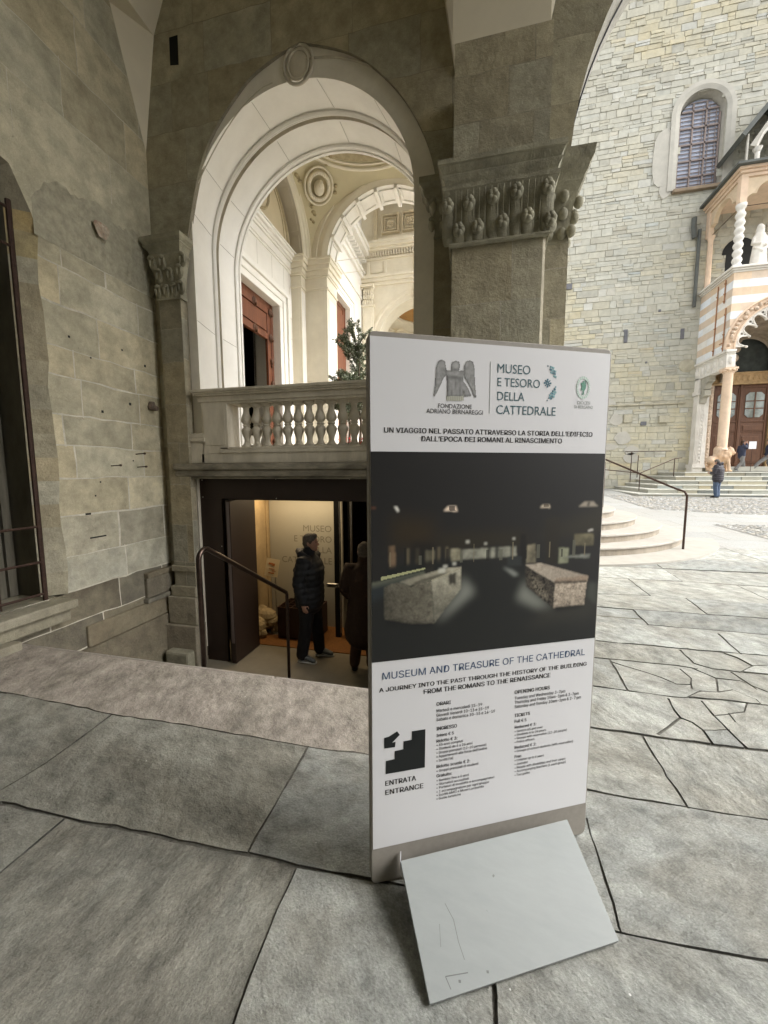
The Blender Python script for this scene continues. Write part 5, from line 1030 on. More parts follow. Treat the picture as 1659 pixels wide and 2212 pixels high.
# third bay glimpsed through the end arch
mb = MB(); a3 = lambda u, v: (CX3+1.9*u, 16.2+1.6*v, 6.05 + 2.2*math.sqrt(max(0, 1-.5*u*u-.5*v*v))); n = 18
mb.loft([[a3(-1+2*i/n, -1+2*j/n) for j in range(n+1)] for i in range(n+1)], False, None, False); mb.box(XF,.5,17.75,17.85,ZP,9); mb.box(XF-.05,XF,14.2,17.8,ZP,9); link('third_bay', mb, M['pcream'], po, smooth=True)
mb = MB()
for zz, th in ((1.62,.05),(1.9,.05)):
    k = math.sqrt(2*(1-(zz/2.2)**2)); mb.tube([(CX3+1.9*k*math.cos(a), 16.2+1.6*k*math.sin(a), 6.05+zz-.02) for a in np.linspace(0,2*math.pi,41)[:-1]], th, 6, closed=True)
mb.tube([(-3.2 + .28*math.cos(a), 17.0, 7.35+.3*math.sin(a)) for a in np.linspace(0,6.28,25)[:-1]], .045, 6, closed=True); link('third_dome_ring', mb, M['pcream'], po)
mb = MB(); rr = []
for zz in (1.93, 2.0, 2.1, 2.17):
    k = math.sqrt(2*(1-(zz/2.2)**2)); rr.append([(CX3+1.9*k*.99*math.cos(a), 16.2+1.6*k*.99*math.sin(a), 6.05+zz-.02) for a in np.linspace(0,2*math.pi,41)[:-1]])
mb.loft(rr, True); link('third_dome', mb, mat('ochre_dome', (.36,.20,.07), var=.1, bump=0), po)

# olive trees and flower pots on the portico floor
def olive(name, x, y, label, seed, hgt=1.35, spread=.42):
    rg = random.Random(seed); t = thing(name, label, 'tree', (x, y, ZP), 'potted olive trees behind the balustrade')
    m_ = MB(); m_.lathe((x,y,ZP), [(.15,0),(.2,.3),(.22,.34),(.22,.38),(.19,.38),(.18,.33)], 16); link('pot', m_, M['pot'], t)
    m_ = MB(); tips = []; base = Vector((x,y,ZP+.36)); top = base + Vector((rg.uniform(-.05,.05),0,.72)); m_.tube([base, base.lerp(top,.5)+Vector((.03,.02,0)), top], [.028,.024,.02], 6)
    for i in range(46):
        a = rg.uniform(0,6.28); p = top + Vector((rg.uniform(-.05,.05),rg.uniform(-.05,.05),rg.uniform(-.3,hgt*.72))); q = p + Vector((math.cos(a)*spread*rg.uniform(.45,1.05), math.sin(a)*spread*rg.uniform(.45,1.05), rg.uniform(.02,.4)))
        mid = p.lerp(q,.5)+Vector((rg.uniform(-.05,.05),rg.uniform(-.05,.05),.04)); m_.tube([p, mid, q], [.008,.006,.003], 4); tips.append((p, mid, q))
        for k in range(2):
            b = mid.lerp(q, rg.random()); e = b + Vector((rg.uniform(-.15,.15),rg.uniform(-.15,.15),rg.uniform(-.02,.22))); m_.tube([b, e], [.004,.002], 4); tips.append((b, b.lerp(e,.5), e))
    m_.tube([top, top+Vector((.03,0,hgt*.5)), top+Vector((0,.02,hgt))], [.018,.012,.004], 6); tips.append((top+Vector((0,0,hgt*.4)), top+Vector((.02,0,hgt*.7)), top+Vector((0,.02,hgt))))
    link('trunk', m_, M['bark'], t)
    A, B = MB(), MB()
    for p, m2, q in tips:
        L = (q-p).length
        for k in range(int(150*L/.5)+10):
            f = rg.random(); c = (p.lerp(m2, f*2) if f < .5 else m2.lerp(q, f*2-1)); d = Vector((rg.gauss(0,1),rg.gauss(0,1),rg.gauss(.5,.8))).normalized(); s_ = d.cross(Vector((rg.gauss(0,1),rg.gauss(0,1),rg.gauss(0,1)))).normalized(); l_ = rg.uniform(.035,.065)
            (A if rg.random() < .62 else B).add([c, c + d*l_*.5 + s_*.009, c + d*l_, c + d*l_*.5 - s_*.009], [(0,1,2,3)])
    link('crown', A, M['leaf'], t); link('crown_undersides', B, M['leafp'], t); return t
olive('olive_tree', -1.95, 6.5, 'tall bushy potted olive tree beside the information panel', 3)
olive('olive_tree', -2.28, 6.9, 'smaller potted olive tree, further from the information panel', 8, .62, .36)
for x, lab in ((-1.96,'red flowering pot plant seen between balusters, the left one'),(-1.72,'red flowering pot plant seen between balusters, the right one')):
    t = thing('flower_pot', lab, 'plant', (x, 6.0, ZP), 'red pot plants on the portico floor'); m_ = MB(); m_.lathe((x,6.0,ZP), [(.08,0),(.10,.2),(.11,.25),(.09,.25)], 12); link('pot', m_, M['dark'], t)
    A, B = MB(), MB(); rg = random.Random(int(-x*100))
    for k in range(90):
        c = Vector((x+rg.gauss(0,.06), 6.0+rg.gauss(0,.06), ZP+.33+rg.gauss(0,.06))); d = Vector((rg.gauss(0,1),rg.gauss(0,1),rg.gauss(.4,.6))).normalized(); s_ = d.cross(Vector((0,0,1))).normalized()
        (A if k % 3 else B).add([c, c+d*.03+s_*.016, c+d*.06, c+d*.03-s_*.016], [(0,1,2,3)])
    link('petals', A, M['red'], t); link('leaves', B, M['leaf'], t)
mb = MB(); mb.lathe((-3.75,6.05,ZP), [(.13,0),(.15,.1),(.10,.16),(.13,.22),(.16,.34),(.12,.36),(.14,.44),(.16,.5)], 18); whole('marble_stoup', 'small white marble bollard seen between the left balusters', 'bollard', mb, M['marble'], (-3.75,6.05,ZP))

# curved steps beside the pier
cs = thing('curved_steps', 'pale stone steps in curved tiers rising to the cathedral portico', 'steps', (.9, 11.2, 0))
def arcstep(r_, z0, z1, nose=0):
    m_ = MB(); P = [(.9 + r_*math.cos(a), 11.2 + r_*math.sin(a)) for a in np.linspace(-math.pi/2-.25, math.pi/2, 44)] + [(.9, 11.2)]
    m_.prism(P, lambda a, b, t: (a, b, t), z0, z1); return m_
link('apron', arcstep(4.52, -.02, .035), mat('apron_stone', (.30,.285,.25), var=.1, scale=4, bump=.1), cs)
stepm = mat('step_stone', (.31,.29,.255), var=.1, scale=5, bump=.15, bscale=30); risem = mat('step_riser', (.27,.235,.185), var=.3, scale=4, bump=.2, bscale=30, stretch=(1,1,.4), col2=(.20,.17,.13), mix2=.6, scale2=2)
for i, r_ in enumerate((3.95,3.53,3.05,2.6,2.2,1.85,1.5,1.2,.95)):
    z = .035 + .155*i; f = link('riser', arcstep(r_-.04, z, z+.115), risem, cs); link('tread', arcstep(r_, z+.115, z+.155), stepm, cs, bevel=.01)
sr = thing('step_railing', 'thin dark iron railing running down the curved steps', 'railing', (3.7, 9.8, 0))
mb = MB(); mb.tube([(3.18,10.75,.6),(3.18,10.75,1.80)], .021, 8); mb.tube([(4.01,8.57,.03),(4.01,8.57,1.10)], .021, 8); pieces('post', mb, M['rust'], sr)
mb = MB(); mb.tube([(2.2,13.6,2.9),(3.18,10.75,1.86),(3.92,8.83,1.21),(3.99,8.63,1.16),(4.01,8.57,1.08)], .021, 8); link('rail', mb, M['rust'], sr)
# ---------------------------------------------------------------- basilica wall: individual stones in courses
YB = 25.8
bs_ = thing('basilica', 'tall yellow-grey rubble stone church wall across the square', 'church', (12, YB, 0))
mb = MB(); rg = random.Random(71)
WX0, WX1, WZ0, WZS = 10.35, 12.5, 16.8, 20.55; WXC = (WX0+WX1)/2; WR = (WX1-WX0)/2
MOR = (.44,.42,.345)
mb.box(1.5, WX0+.02, YB+.016, YB+1.2, -.2, 33, MOR); mb.box(WX1-.02, 27, YB+.016, YB+1.2, -.2, 33, MOR); mb.box(WX0+.02, WX1-.02, YB+.016, YB+1.2, -.2, WZ0-.1, MOR); mb.box(WX0+.02, WX1-.02, YB+.016, YB+1.2, WZS+WR-.05, 33, MOR)
for q in range(12):
    a0, a1 = math.pi*q/12, math.pi*(q+1)/12; P = [(WXC+WR*math.cos(a0), WZS+WR*math.sin(a0)), (WXC+WR*math.cos(a1), WZS+WR*math.sin(a1)), (WXC+WR*math.cos(a1), WZS+WR), (WXC+WR*math.cos(a0), WZS+WR)]
    mb.prism(P, lambda a, b, t: (a, t, b), YB+.016, YB+1.2, MOR)
mb.box(WX0,WX1,YB+.75,YB+.8,WZ0,WZS+WR,(.05,.05,.05))
WX0, WX1, WZ0, WZS = 10.35, 12.5, 16.8, 20.55; WXC = (WX0+WX1)/2; WR = (WX1-WX0)/2
z = .4
def yellow(x, z):
    t = mnoise.noise((x*.22, z*.22, 4.0)) + max(0, (9 - z)*.05) + max(0, (7.5-x)*.10)*(z < 14)
    return t
while z < 32.5:
    h = rg.choice((.18,.22,.26,.28,.32,.36,.42)); x = 1.6 + rg.random()*.4
    while x < 26.9:
        wd = rg.uniform(.3,.75) * (1.6 if rg.random() < .25 else 1); x1 = min(x+wd, 26.95); cx_ = (x+x1)/2; czz = z+h/2
        skip = (WX0-.28 < cx_ < WX1+.28 and WZ0-.1 < czz < WZS) or (czz >= WZS and (cx_-WXC)**2+(czz-WZS)**2 < (WR+.22)**2)
        if not skip:
            t = yellow(cx_, czz); k = rg.random()
            if k < .10: c = (.35,.335,.275)
            elif k < .2: c = (.45,.44,.385)
            elif t > .28: c = (.445,.405,.285)
            elif t > .05: c = (.435,.41,.32)
            else: c = (.42,.41,.345)
            c = tint(c, .075, rg, .02); g = .008
            j = lambda a=.018: rg.uniform(-a, a)
            n_sub = 2 if (h > .25 and rg.random() < .35) else 1
            for q in range(n_sub):
                za, zb = z + h*q/n_sub, z + h*(q+1)/n_sub; d = rg.uniform(-.03,.006)
                A = [(x+g+j(.02), za+g+j()), (x1-g+j(.02), za+g+j()), (x1-g+j(.02), zb-g+j()), (x+g+j(.02), zb-g+j())]; ca, cz_ = cx_, (za+zb)/2
                mb.add([(a, YB+.02, b) for a, b in A] + [(a + (ca-a)*.03, YB + d, b + (cz_-b)*.07) for a, b in A], [(4,5,6,7),(0,1,5,4),(1,2,6,5),(2,3,7,6),(3,0,4,7)], c if q == 0 else tint(c, .1, rg))
        x = x1
    z += h
link('stonework', mb, M['bstone'], bs_)
mb = MB(); rg = random.Random(72)
def blotch(cx_, cz_, rx, rz, t=.05): mb.prism([(cx_ + rx*math.cos(a)*(1+.25*mnoise.noise((a*1.3,cx_,0))), cz_ + rz*math.sin(a)*(1+.25*mnoise.noise((a*1.7,cz_,5)))) for a in np.linspace(0, 6.1, 18)], lambda a, b, t_: (a, t_, b), YB-t, YB+.05)
blotch(9.72, 18.6, .62, 1.6, .055); blotch(9.85,17.0,.3,.5,.05)
for a, b, rx, rz in ((8.5,3.55,.45,.35),(9.0,2.8,.4,.28),(7.8,3.0,.5,.18),(9.0,2.35,.42,.3),(8.1,4.6,.35,.35),(7.5,5.5,.5,.35),(7.3,1.4,.55,.5),(5.6,8.6,.25,.3)): blotch(a, b, rx, rz, .045)
pieces('plaster_patch', mb, M['bplast'], bs_)
mb = MB()
for x, z, hh, ww in ((8.35,9.3,.62,.18),(11.2,9.25,.55,.18),(8.32,9.66,.10,.22),(9.55,4.35,.22,.3),(5.15,12.4,.30,.42),(10.0,10.6,.12,.12),(9.5,7.8,.09,.09)): mb.box(x-ww/2, x+ww/2, YB-.055, YB, z-hh/2, z+hh/2)
pieces('wall_hole', mb, mat('hole_grey', (.13,.13,.14), var=.3, bump=0), bs_)
mb = MB(); mb.ell((11.55,YB-.02,7.5),(.42,.06,.36),8); mb.box(8.5,8.95,YB-.12,YB,4.42,4.9) ; mb.box(10.3,10.8,YB-.22,YB,4.35,4.75); mb.box(9.0,9.4,YB-.1,YB,5.6,5.9); mb.box(6,11.6,YB-.13,YB,5.38,5.48); pieces('projecting_stone', mb, mat('proj_stone', (.40,.37,.28), var=.25, scale=3, bump=.5, bscale=8, bdist=.05), bs_, bevel=.02)
# arched window
mb = MB()
n = 24; outl = [(WX0-.42, WZ0)] + [(WXC + (WR+.42)*math.cos(a), WZS + (WR+.42)*math.sin(a)) for a in np.linspace(math.pi, 0, n)] + [(WX1+.42, WZ0)]
inn = [(WX0-.0, WZ0)] + [(WXC + WR*math.cos(a), WZS + WR*math.sin(a)) for a in np.linspace(math.pi, 0, n)] + [(WX1, WZ0)]
inn2 = [(WX0+.14, WZ0+.05)] + [(WXC + (WR-.14)*math.cos(a), WZS + (WR-.14)*math.sin(a)) for a in np.linspace(math.pi, 0, n)] + [(WX1-.14, WZ0+.05)]
mb.loft([[(x, YB+.1, z) for x, z in outl], [(x, YB-.09, z) for x, z in outl], [(x, YB-.09, z) for x, z in [((a[0]+b[0])/2,(a[1]+b[1])/2) for a, b in zip(outl,inn)]], [(x, YB-.04, z) for x, z in inn], [(x, YB+.05, z) for x, z in inn], [(x, YB+.7, z) for x, z in inn2]], False, None, False); wn = link('window', mb, M['bplast'], bs_)
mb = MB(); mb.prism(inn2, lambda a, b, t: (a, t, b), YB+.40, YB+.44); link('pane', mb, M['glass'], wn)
mb = MB()
xs = [WX0+.14 + i*(WX1-WX0-.28)/3 for i in range(4)]
for x in xs: mb.box(x-.035, x+.035, YB+.30, YB+.38, WZ0, WZS+.72*(1 if x in xs[1:3] else .15))
zz = WZ0; k = 0
while zz < WZS+.8:
    hw = WR-.14 if zz < WZS else math.sqrt(max(.01, (WR-.14)**2-(zz-WZS)**2)); t = .04 if k % 4 == 0 else .014
    mb.box(WXC-hw, WXC+hw, YB+.3+.03*(k%4>0), YB+.37, zz-t, zz+t); zz += .205; k += 1
for i in range(13):
    if i % 2 and i > 6: x = xs[0] + i*(xs[3]-xs[0])/12; mb.box(x-.012, x+.012, YB+.33, YB+.36, WZ0, WZS + .5)
link('frame', mb, M['wframe'], wn)
mb = MB(); mb.box(WX0-.15, WX1+.2, YB-.22, YB+.5, WZ0-.16, WZ0+.02); link('sill', mb, mat('sill_rust', (.25,.19,.13), var=.2), wn, bevel=.03)
# downpipe, wall base
mb = MB(); mb.tube([(11.3,YB-.2,15.2),(11.3,YB-.2,14.8),(11.4,YB-.15,14.2)], .13, 8); mb.tube([(11.62,YB-.15,14.6),(11.62,YB-.15,10.6)], .09, 8); whole('downpipe', 'dark rain downpipe beside the portal balcony', 'pipe', mb, M['roof'], (11.6,YB-.15,10.6))
# broad steps to the portal
st = thing('church_steps', 'broad flight of grey stone steps below the church portal', 'steps', (13, 23, .4)); rg = random.Random(81)
for i in range(6):
    z0, z1 = .3 + .2*i, .5 + .205*i; x0 = 7.7 + .55*i; y0 = 20.9 + .37*i; mb = MB()
    xx = x0
    mb.box(x0+.02, 24, y0+.03, YB, .2, z1-.055, (.30,.29,.24))
    while xx < 17:
        w_ = rg.uniform(.4,1.6); mb.box(xx+.03, min(xx+w_, 18), y0, y0+.04, z0-.02, z1-.05, tint((.27,.26,.21), .35, rg, .1)); xx += w_
    mb.box(x0, 24, y0-.03, YB, z1-.05, z1, (.50,.49,.43)); link('step', mb, M['pmarble'], st)
mb = MB(); mb.box(12.9, 17, 24.3, YB, 1.55, 1.8, (.36,.35,.3)); link('threshold', mb, M['pmarble'], st)
def rail2(pts, posts, lab):
    t = thing('stair_railing', lab, 'railing', posts[0]); m_ = MB()
    for p in posts: m_.tube([(p[0],p[1],p[2]), (p[0],p[1],p[3])], .022, 6)
    pieces('post', m_, M['rust'], t); m_ = MB(); m_.tube(pts, .022, 6); link('rail', m_, M['rust'], t)
def thing_loc(p): return p[:3]
_t = thing
def thing(name, label, cat, loc=(0,0,0), group=None): return _t(name, label, cat, tuple(loc)[:3], group)
rail2([(6.4,21.9,1.66),(8.0,21.6,1.47),(9.9,22.6,2.2),(10.4,23,2.25)], [(8.0,21.6,.6,1.47),(9.9,22.6,1.3,2.2)], 'thin rusty railing climbing the left end of the church steps')
rail2([(8.6,25.5,2.72),(11.0,25.5,2.72)], [(8.95,25.5,.8,2.7),(9.3,25.5,1.2,2.5)], 'level rusty handrail along the church wall left of the portal')

# ---------------------------------------------------------------- portal: porch with striped walls, lion column and loggia above
pt = thing('church_portal', 'striped pink and white marble church porch with cusped arch and loggia above', 'porch', (14.2, 24, 1.5))
YP = 23.0; XP = 12.0; XQ = 16.4; XA = 14.2; RA_ = 1.95; ZA = 7.6
WH, PK = (.70,.70,.68), (.60,.48,.36)
def band(z): return WH if int((z-7.5)/.36) % 2 == 0 else PK
mb = MB(); rg = random.Random(91)
arch_in = [(XA - RA_, 7.3)] + [(XA + RA_*math.cos(a), ZA + RA_*math.sin(a)) for a in np.linspace(math.pi, 0, 30)] + [(XA + RA_, 7.3)]
J = [([(XP-.1, 7.5+.36*k), (XQ+.1, 7.5+.36*k)], .008) for k in range(1, 11)]
for k in range(11):
    x = XP + rg.uniform(.2,.8)
    while x < XQ: J.append(([(x, 7.5+.36*k), (x, 7.5+.36*(k+1))], .008)); x += rg.uniform(.5,1.1)
stonewall(mb, [(XP,7.5),(XQ,7.5),(XQ,11.1),(XP,11.1)], [arch_in], J, lambda a, b: (a, YP, b), lambda p: band(p[1]), .06, (.55,.5,.45), rg)
J = [([(YP-.1, 7.5+.36*k), (YB+.1, 7.5+.36*k)], .008) for k in range(1, 11)]
for k in range(11):
    x = YP + rg.uniform(.2,.8)
    while x < YB: J.append(([(x, 7.5+.36*k), (x, 7.5+.36*(k+1))], .008)); x += rg.uniform(.5,1.1)
stonewall(mb, [(YP,7.5),(YB,7.5),(YB,11.1),(YP,11.1)], [], J, lambda a, b: (XP, a, b), lambda p: band(p[1]), .06, (.55,.5,.45), rg)
link('striped_wall', mb, M['pmarble'], pt)
mb = MB()
for z0, z1, e in ((7.30,7.38,.04),(7.38,7.5,.10),(11.08,11.16,.05),(11.16,11.24,.12),(11.24,11.34,.2)):
    if z0 < 8: mb.box(XP-e, XP+.35, YP-e, YB, z0, z1)
    else: mb.box(XP-e, XQ+e, YP-e, YB, z0, z1)
pieces('string_course', mb, M['pwhite'], pt, bevel=.02)
mb = MB(); mb.box(XP-.0, XP+.35, YP, YB, 6.62, 7.30); 
for k in range(5): mb.box(XP-.03, XP, YP+.1+k*.56, YP+.16+k*.56, 6.65, 7.28); mb.ell((XP-.01,YP+.4+k*.56,6.98),(.06,.14,.2),6)
mb.box(XP-.02, XP+.37, YP-.02, YP+.36, 6.68, 7.28); mb.ell((XP+.17,YP-.03,7.0),(.1,.06,.2),6); mb.ell((XP+.17,YP-.05,7.12),(.07,.05,.07),6); link('carved_frieze', mb, M['pwhite'], pt)
mb = MB(); mb.lathe((XP+.22,YP+.2,2.62), [(.25,0),(.25,.06),(.21,.1),(.215,1.5),(.20,3.75),(.22,3.8)], 20); link('column', mb, M['ppink'], pt, smooth='auto')
mb = MB(); mb.lathe((XP+.22,YP+.2,6.4), [(.22,0),(.25,.04),(.23,.07),(.30,.14),(.32,.17),(.26,.2)], 16); mb.box(XP-.06,XP+.5,YP-.08,YP+.48,6.57,6.66)
for k in range(10): mb.ell((XP+.22+.29*math.cos(k*.628),YP+.2+.29*math.sin(k*.628),6.52),(.06,.06,.06),5)
link('column_capital', mb, M['ppink'], pt)
mb = MB(); mb.lathe((XQ-.22,YP+.2,1.6), [(.25,0),(.21,.1),(.20,4.7)], 16); mb.box(XQ-.5,XQ+.06,YP-.08,YP+.48,6.3,7.5); mb.box(XQ-.3,XQ,YP,YB,6.7,11.1); link('far_column', mb, M['ppink'], pt)
# archivolt: carved band, white cusped lace, receding brown orders
mb = MB(); mb.sweep_arch([(YP+.05,RA_+.42),(YP-.06,RA_+.42),(YP-.10,RA_+.36),(YP-.04,RA_+.33),(YP-.04,RA_+.06),(YP-.09,RA_+.03),(YP-.09,RA_-.02),(YP+.3,RA_-.02)], XA, ZA, 7.5); link('archivolt', mb, M['ppink'], pt, smooth='auto')
mb = MB(); rg = random.Random(95)
for k in range(34):
    a = math.pi*(k+.5)/34; r_ = RA_+.19+rg.uniform(-.08,.08); mb.ell((XA+r_*math.cos(a), YP-.07, ZA+r_*math.sin(a)), (rg.uniform(.05,.13),.08,rg.uniform(.05,.13)), 6)
link('archivolt_carving', mb, M['carve'], pt)
mb = MB(); outl = []; nc = 9
for i in range(nc*10+1):
    a = math.pi - math.pi*i/(nc*10); ph = (i % 10)/10; r_ = RA_ - .12 - .42*(1 - math.sin(math.pi*ph))**1.6 ; outl.append((XA + r_*math.cos(a), ZA + r_*math.sin(a)))
outer = [(XA + (RA_+.01)*math.cos(a), ZA + (RA_+.01)*math.sin(a)) for a in np.linspace(0, math.pi, 40)]
holes = []
for i in range(nc+1):
    a = math.pi*i/nc; 
    if 0 < i < nc:
        for rr, q in ((RA_-.17,.055),(RA_-.30,.035)): holes.append([(XA+rr*math.cos(a)+q*math.cos(b), ZA+rr*math.sin(a)+q*math.sin(b)) for b in np.linspace(0,5.5,8)])
stonewall(mb, outl + outer, holes, [], lambda a, b: (a, YP-.02, b), (1,1,1), 0); stonewall(mb, outl + outer, holes, [], lambda a, b: (a, YP+.10, b), (1,1,1), 0)
mb.loft([[(x, YP-.02, z) for x, z in outl], [(x, YP+.10, z) for x, z in outl]], False, None, False)
for i in range(nc+1):
    a = math.pi*i/nc; r_ = RA_-.54
    if 0 <= i <= nc: mb.ell((XA+r_*math.cos(a), YP+.04, ZA+r_*math.sin(a)), (.06,.06,.06), 6)
mb.tube([(x, YP-.03, z) for x, z in outl], .025, 5); link('cusped_lace', mb, M['pwhite'], pt)
mb = MB(); prof = [(YP+.3,RA_-.02)]
for k in range(5): prof += [(YP+.55+k*.42, RA_-.08-k*.17), (YP+.75+k*.42, RA_-.08-k*.17), (YP+.75+k*.42, RA_-.25-k*.17)]
mb.sweep_arch(prof, XA, ZA, 6.4); link('inner_orders', mb, mat('porch_orders', (.33,.27,.2), var=.3, scale=3, bump=.5, bscale=10, bdist=.05), pt)
mb = MB(); mb.box(XP+.3, XQ-.3, YB-.15, YB, 6.8, 9.6); link('tympanum', mb, mat('dark_fresco', (.045,.05,.043), var=.4, scale=2.5, bump=0), pt)
mb = MB()
for k in range(8): mb.ell((XA-.55+.25*math.sin(k*3), YB-.17, 7.0+.24*k), (.18,.06,.2), 6)
mb.prism([(13.1,7.0),(13.3,7.6),(13.55,8.4),(13.9,9.0),(14.2,9.1),(14.2,9.4),(13.6,9.3),(13.1,8.8),(12.8,8.0),(12.8,7.0)], lambda a, b, t: (a, t, b), YB-.25, YB-.15); link('tympanum_border', mb, M['carve'], pt)
# doorway behind
mb = MB(); mb.box(12.25, 16.2, YB-.3, YB, 6.35, 6.85)
for k in range(14): mb.ell((12.6+k*.26, YB-.31, 6.6), (.09,.05,.15), 6); 
mb.box(12.2,16.25,YB-.36,YB,6.85,6.92); mb.box(12.2,16.25,YB-.34,YB,6.28,6.35); mb.box(15.55,15.95,YB-.3,YB,1.8,6.3); link('carved_lintel', mb, mat('lintel_tan', (.42,.28,.14), var=.25, scale=5, bump=.7, bscale=9, bdist=.05), pt)
dd = MB(); dd.box(12.85, 15.5, YB-.16, YB-.06, 1.8, 6.28)
for x0, x1 in ((12.95,14.1),(14.25,15.4)):
    for z0, z1 in ((2.0,3.55),(3.72,4.15)):
        dd.box(x0+.06,x1-.06,YB-.19,YB-.15,z0,z1); dd.box(x0+.14,x1-.14,YB-.21,YB-.15,z0+.08,z1-.08)
    dd.box(x0,x1,YB-.20,YB-.15,4.25,4.33); dd.box(x0,x1,YB-.2,YB-.15,6.1,6.2); dd.box(x0-.03,x0+.05,YB-.2,YB-.15,1.85,6.2); dd.box(x1-.05,x1+.03,YB-.2,YB-.15,1.85,6.2)
dd.box(14.12,14.23,YB-.24,YB-.15,1.8,6.28); do = link('wooden_door', dd, M['dwood'], pt, bevel=.01)
gl = MB()
for x0, x1 in ((13.1,13.95),(14.42,15.27)):
    c_ = .16; P = [(x0+c_,4.5),(x1-c_,4.5),(x1,4.5+c_),(x1,5.85-c_),(x1-c_,5.85),(x0+c_,5.85),(x0,5.85-c_),(x0,4.5+c_)]; gl.prism(P, lambda a, b, t: (a, t, b), YB-.19, YB-.155)
link('pane', gl, mat('door_glass', (.20,.22,.20), rough=.1, var=.6, scale=1.6, bump=0, spec=.6), do)
gl = MB()
for x0, x1 in ((13.1,13.95),(14.42,15.27)):
    xm = (x0+x1)/2; gl.box(xm-.03,xm+.03,YB-.215,YB-.19,4.5,5.85)
    for z in (4.98,5.38): gl.box(x0,x1,YB-.21,YB-.19,z-.025,z+.025)
link('glazing_bars', gl, M['dwood'], do)
mb = MB()
mb.box(11.9,12.42,YB-.62,YB,1.53,1.75); mb.box(11.86,12.5,YB-.7,YB,1.75,1.95); mb.box(12.0,12.36,YB-.5,YB,1.95,5.75); mb.box(11.93,12.42,YB-.6,YB,5.75,6.0); mb.box(12.42,12.62,YB-.34,YB,1.75,6.3)
for k in range(18): mb.ell((12.27,YB-.51,2.15+k*.2),(.04,.03,.06),5)
for x in (12.06,12.12,12.2,12.33): mb.tube([(x,YB-.51,2.0),(x,YB-.51,5.7)], .018, 5)
mb.box(12.0,12.4,YB-.5,YB,6.0,6.7); link('carved_jamb', mb, M['pwhite'], pt, bevel=.012)
mb = MB(); mb.box(12.64,12.84,YB-.3,YB,1.75,6.3)
for k in range(24): mb.ell((12.72,YB-.31,1.95+k*.18),(.06,.035,.07),5)
link('vine_jamb', mb, M['carve'], pt)
mb = MB()
for (ya, za, yb, zb) in ((YB-.55,6.0,YB-1.2,6.62),(YB-.2,5.3,YB-.9,5.95)):
    mb.prism([(ya,za-.3),(ya-.12,za-.26),(ya-.2,za-.05),(ya-.42,za+.0),(ya-.5,za+.25),(yb-.1,za+.35),(yb-.1,zb),(ya,zb)], lambda a, b, t: (t, a, b), 12.05, 12.36)
pieces('bracket', mb, mat('bracket_stone', (.36,.34,.28), var=.25, bump=.3, bscale=9), pt, bevel=.02)
mb = MB()
for pts in (((24.15,10.95),(24.15,7.5)),((23.55,11.0),(23.55,9.9)),((23.35,9.6),(23.35,7.5))):
    (a, za), (b, zb) = pts; mb.tube([(XP-.04,a,za),(XP-.04,b,zb)], .028, 6)
    for f in (.15,.6,.92): mb.ell((XP-.05,a,za+(zb-za)*f),(.05,.06,.045),6)
mb.tube([(XP-.04,23.15,7.95),(XP-.04,23.65,7.95)], .025, 6); link('tie_rods', mb, mat('orange_rust', (.33,.17,.09), var=.2, bump=0), pt)
# loggia storey
mb = MB(); zb, zt = 11.34, 14.55
mb.lathe((XP+.12,YP+.12,zb), [(.2,0),(.2,.12),(.14,.16)] + [(.13+.075*abs(math.sin(math.pi*k/4)), .16+.085*k) for k in range(29)] + [(.15,2.62),(.2,2.7),(.22,2.85)], 14); link('twisted_column', mb, M['pwhite'], pt, smooth=True)
mb = MB(); mb.lathe((XP+.12,YB-.25,zb), [(.18,0),(.18,.1),(.13,.15),(.12,2.55),(.15,2.6),(.2,2.75)], 14); mb.lathe((XQ-.12,YP+.12,zb),[(.2,0),(.14,.2),(.14,2.6),(.2,2.8)],12); link('wall_column', mb, M['ppink'], pt, smooth='auto')
def trefoil(L_): # opening profile in (s,z), s 0..L
    P = [(.22, 14.15)]; 
    c = L_/2
    for a in np.linspace(180, 70, 8): P.append((.22+.30+.30*math.cos(R(a)), 14.3+.28*math.sin(R(a))))
    r_ = c - .62
    for a in np.linspace(170, 10, 14): P.append((c + r_*math.cos(R(a)), 14.55+min(r_,.62)*math.sin(R(a))))
    for a in np.linspace(110, 0, 8): P.append((L_-.22-.30+.30*math.cos(R(a)), 14.3+.28*math.sin(R(a))))
    P.append((L_-.22, 14.15)); return P
mb = MB()
for L_, fn in ((YB-YP, lambda a, b, t: (XP+.02+t, YP+a, b)), (2.25, lambda a, b, t: (XP+a, YP+.02+t, b)), (2.15, lambda a, b, t: (XP+2.25+a, YP+.02+t, b))):
    tre = trefoil(L_); poly = [(0,14.15)] + tre + [(L_,14.15),(L_,15.35),(0,15.35)]; mb.prism(poly, fn, 0, .2)
    mb.tube([fn(a, b, -.01) for a, b in tre], .03, 5)
link('loggia_arches', mb, mat('loggia_cream', (.58,.46,.32), var=.1, bump=.15, bscale=12), pt)
mb = MB(); mb.box(XP-.05,XP+.25,YP-.05,YP+.25,14.2,15.35); mb.box(XP-.04,XP+.2,YB-.35,YB,14.1,15.35)
for z0, z1, e in ((15.3,15.45,.06),(15.45,15.58,.14),(15.58,15.7,.24)): mb.box(XP-e,XQ+e,YP-e,YB,z0,z1)
link('entablature', mb, M['ppink'], pt, bevel=.02)
mb = MB(); mb.box(XP-.42,XQ+.42,YP-.42,YB,15.7,15.80); mb.loft([[(XP-.42,YP-.42,15.8),(XQ+.42,YP-.42,15.8),(XQ+.42,YB,15.8),(XP-.42,YB,15.8)],[(XP+.4,YP+.6,16.2),(XQ-.4,YP+.6,16.2),(XQ-.4,YB,16.6),(XP+.4,YB,16.6)]]); link('roof', mb, M['roof'], pt)
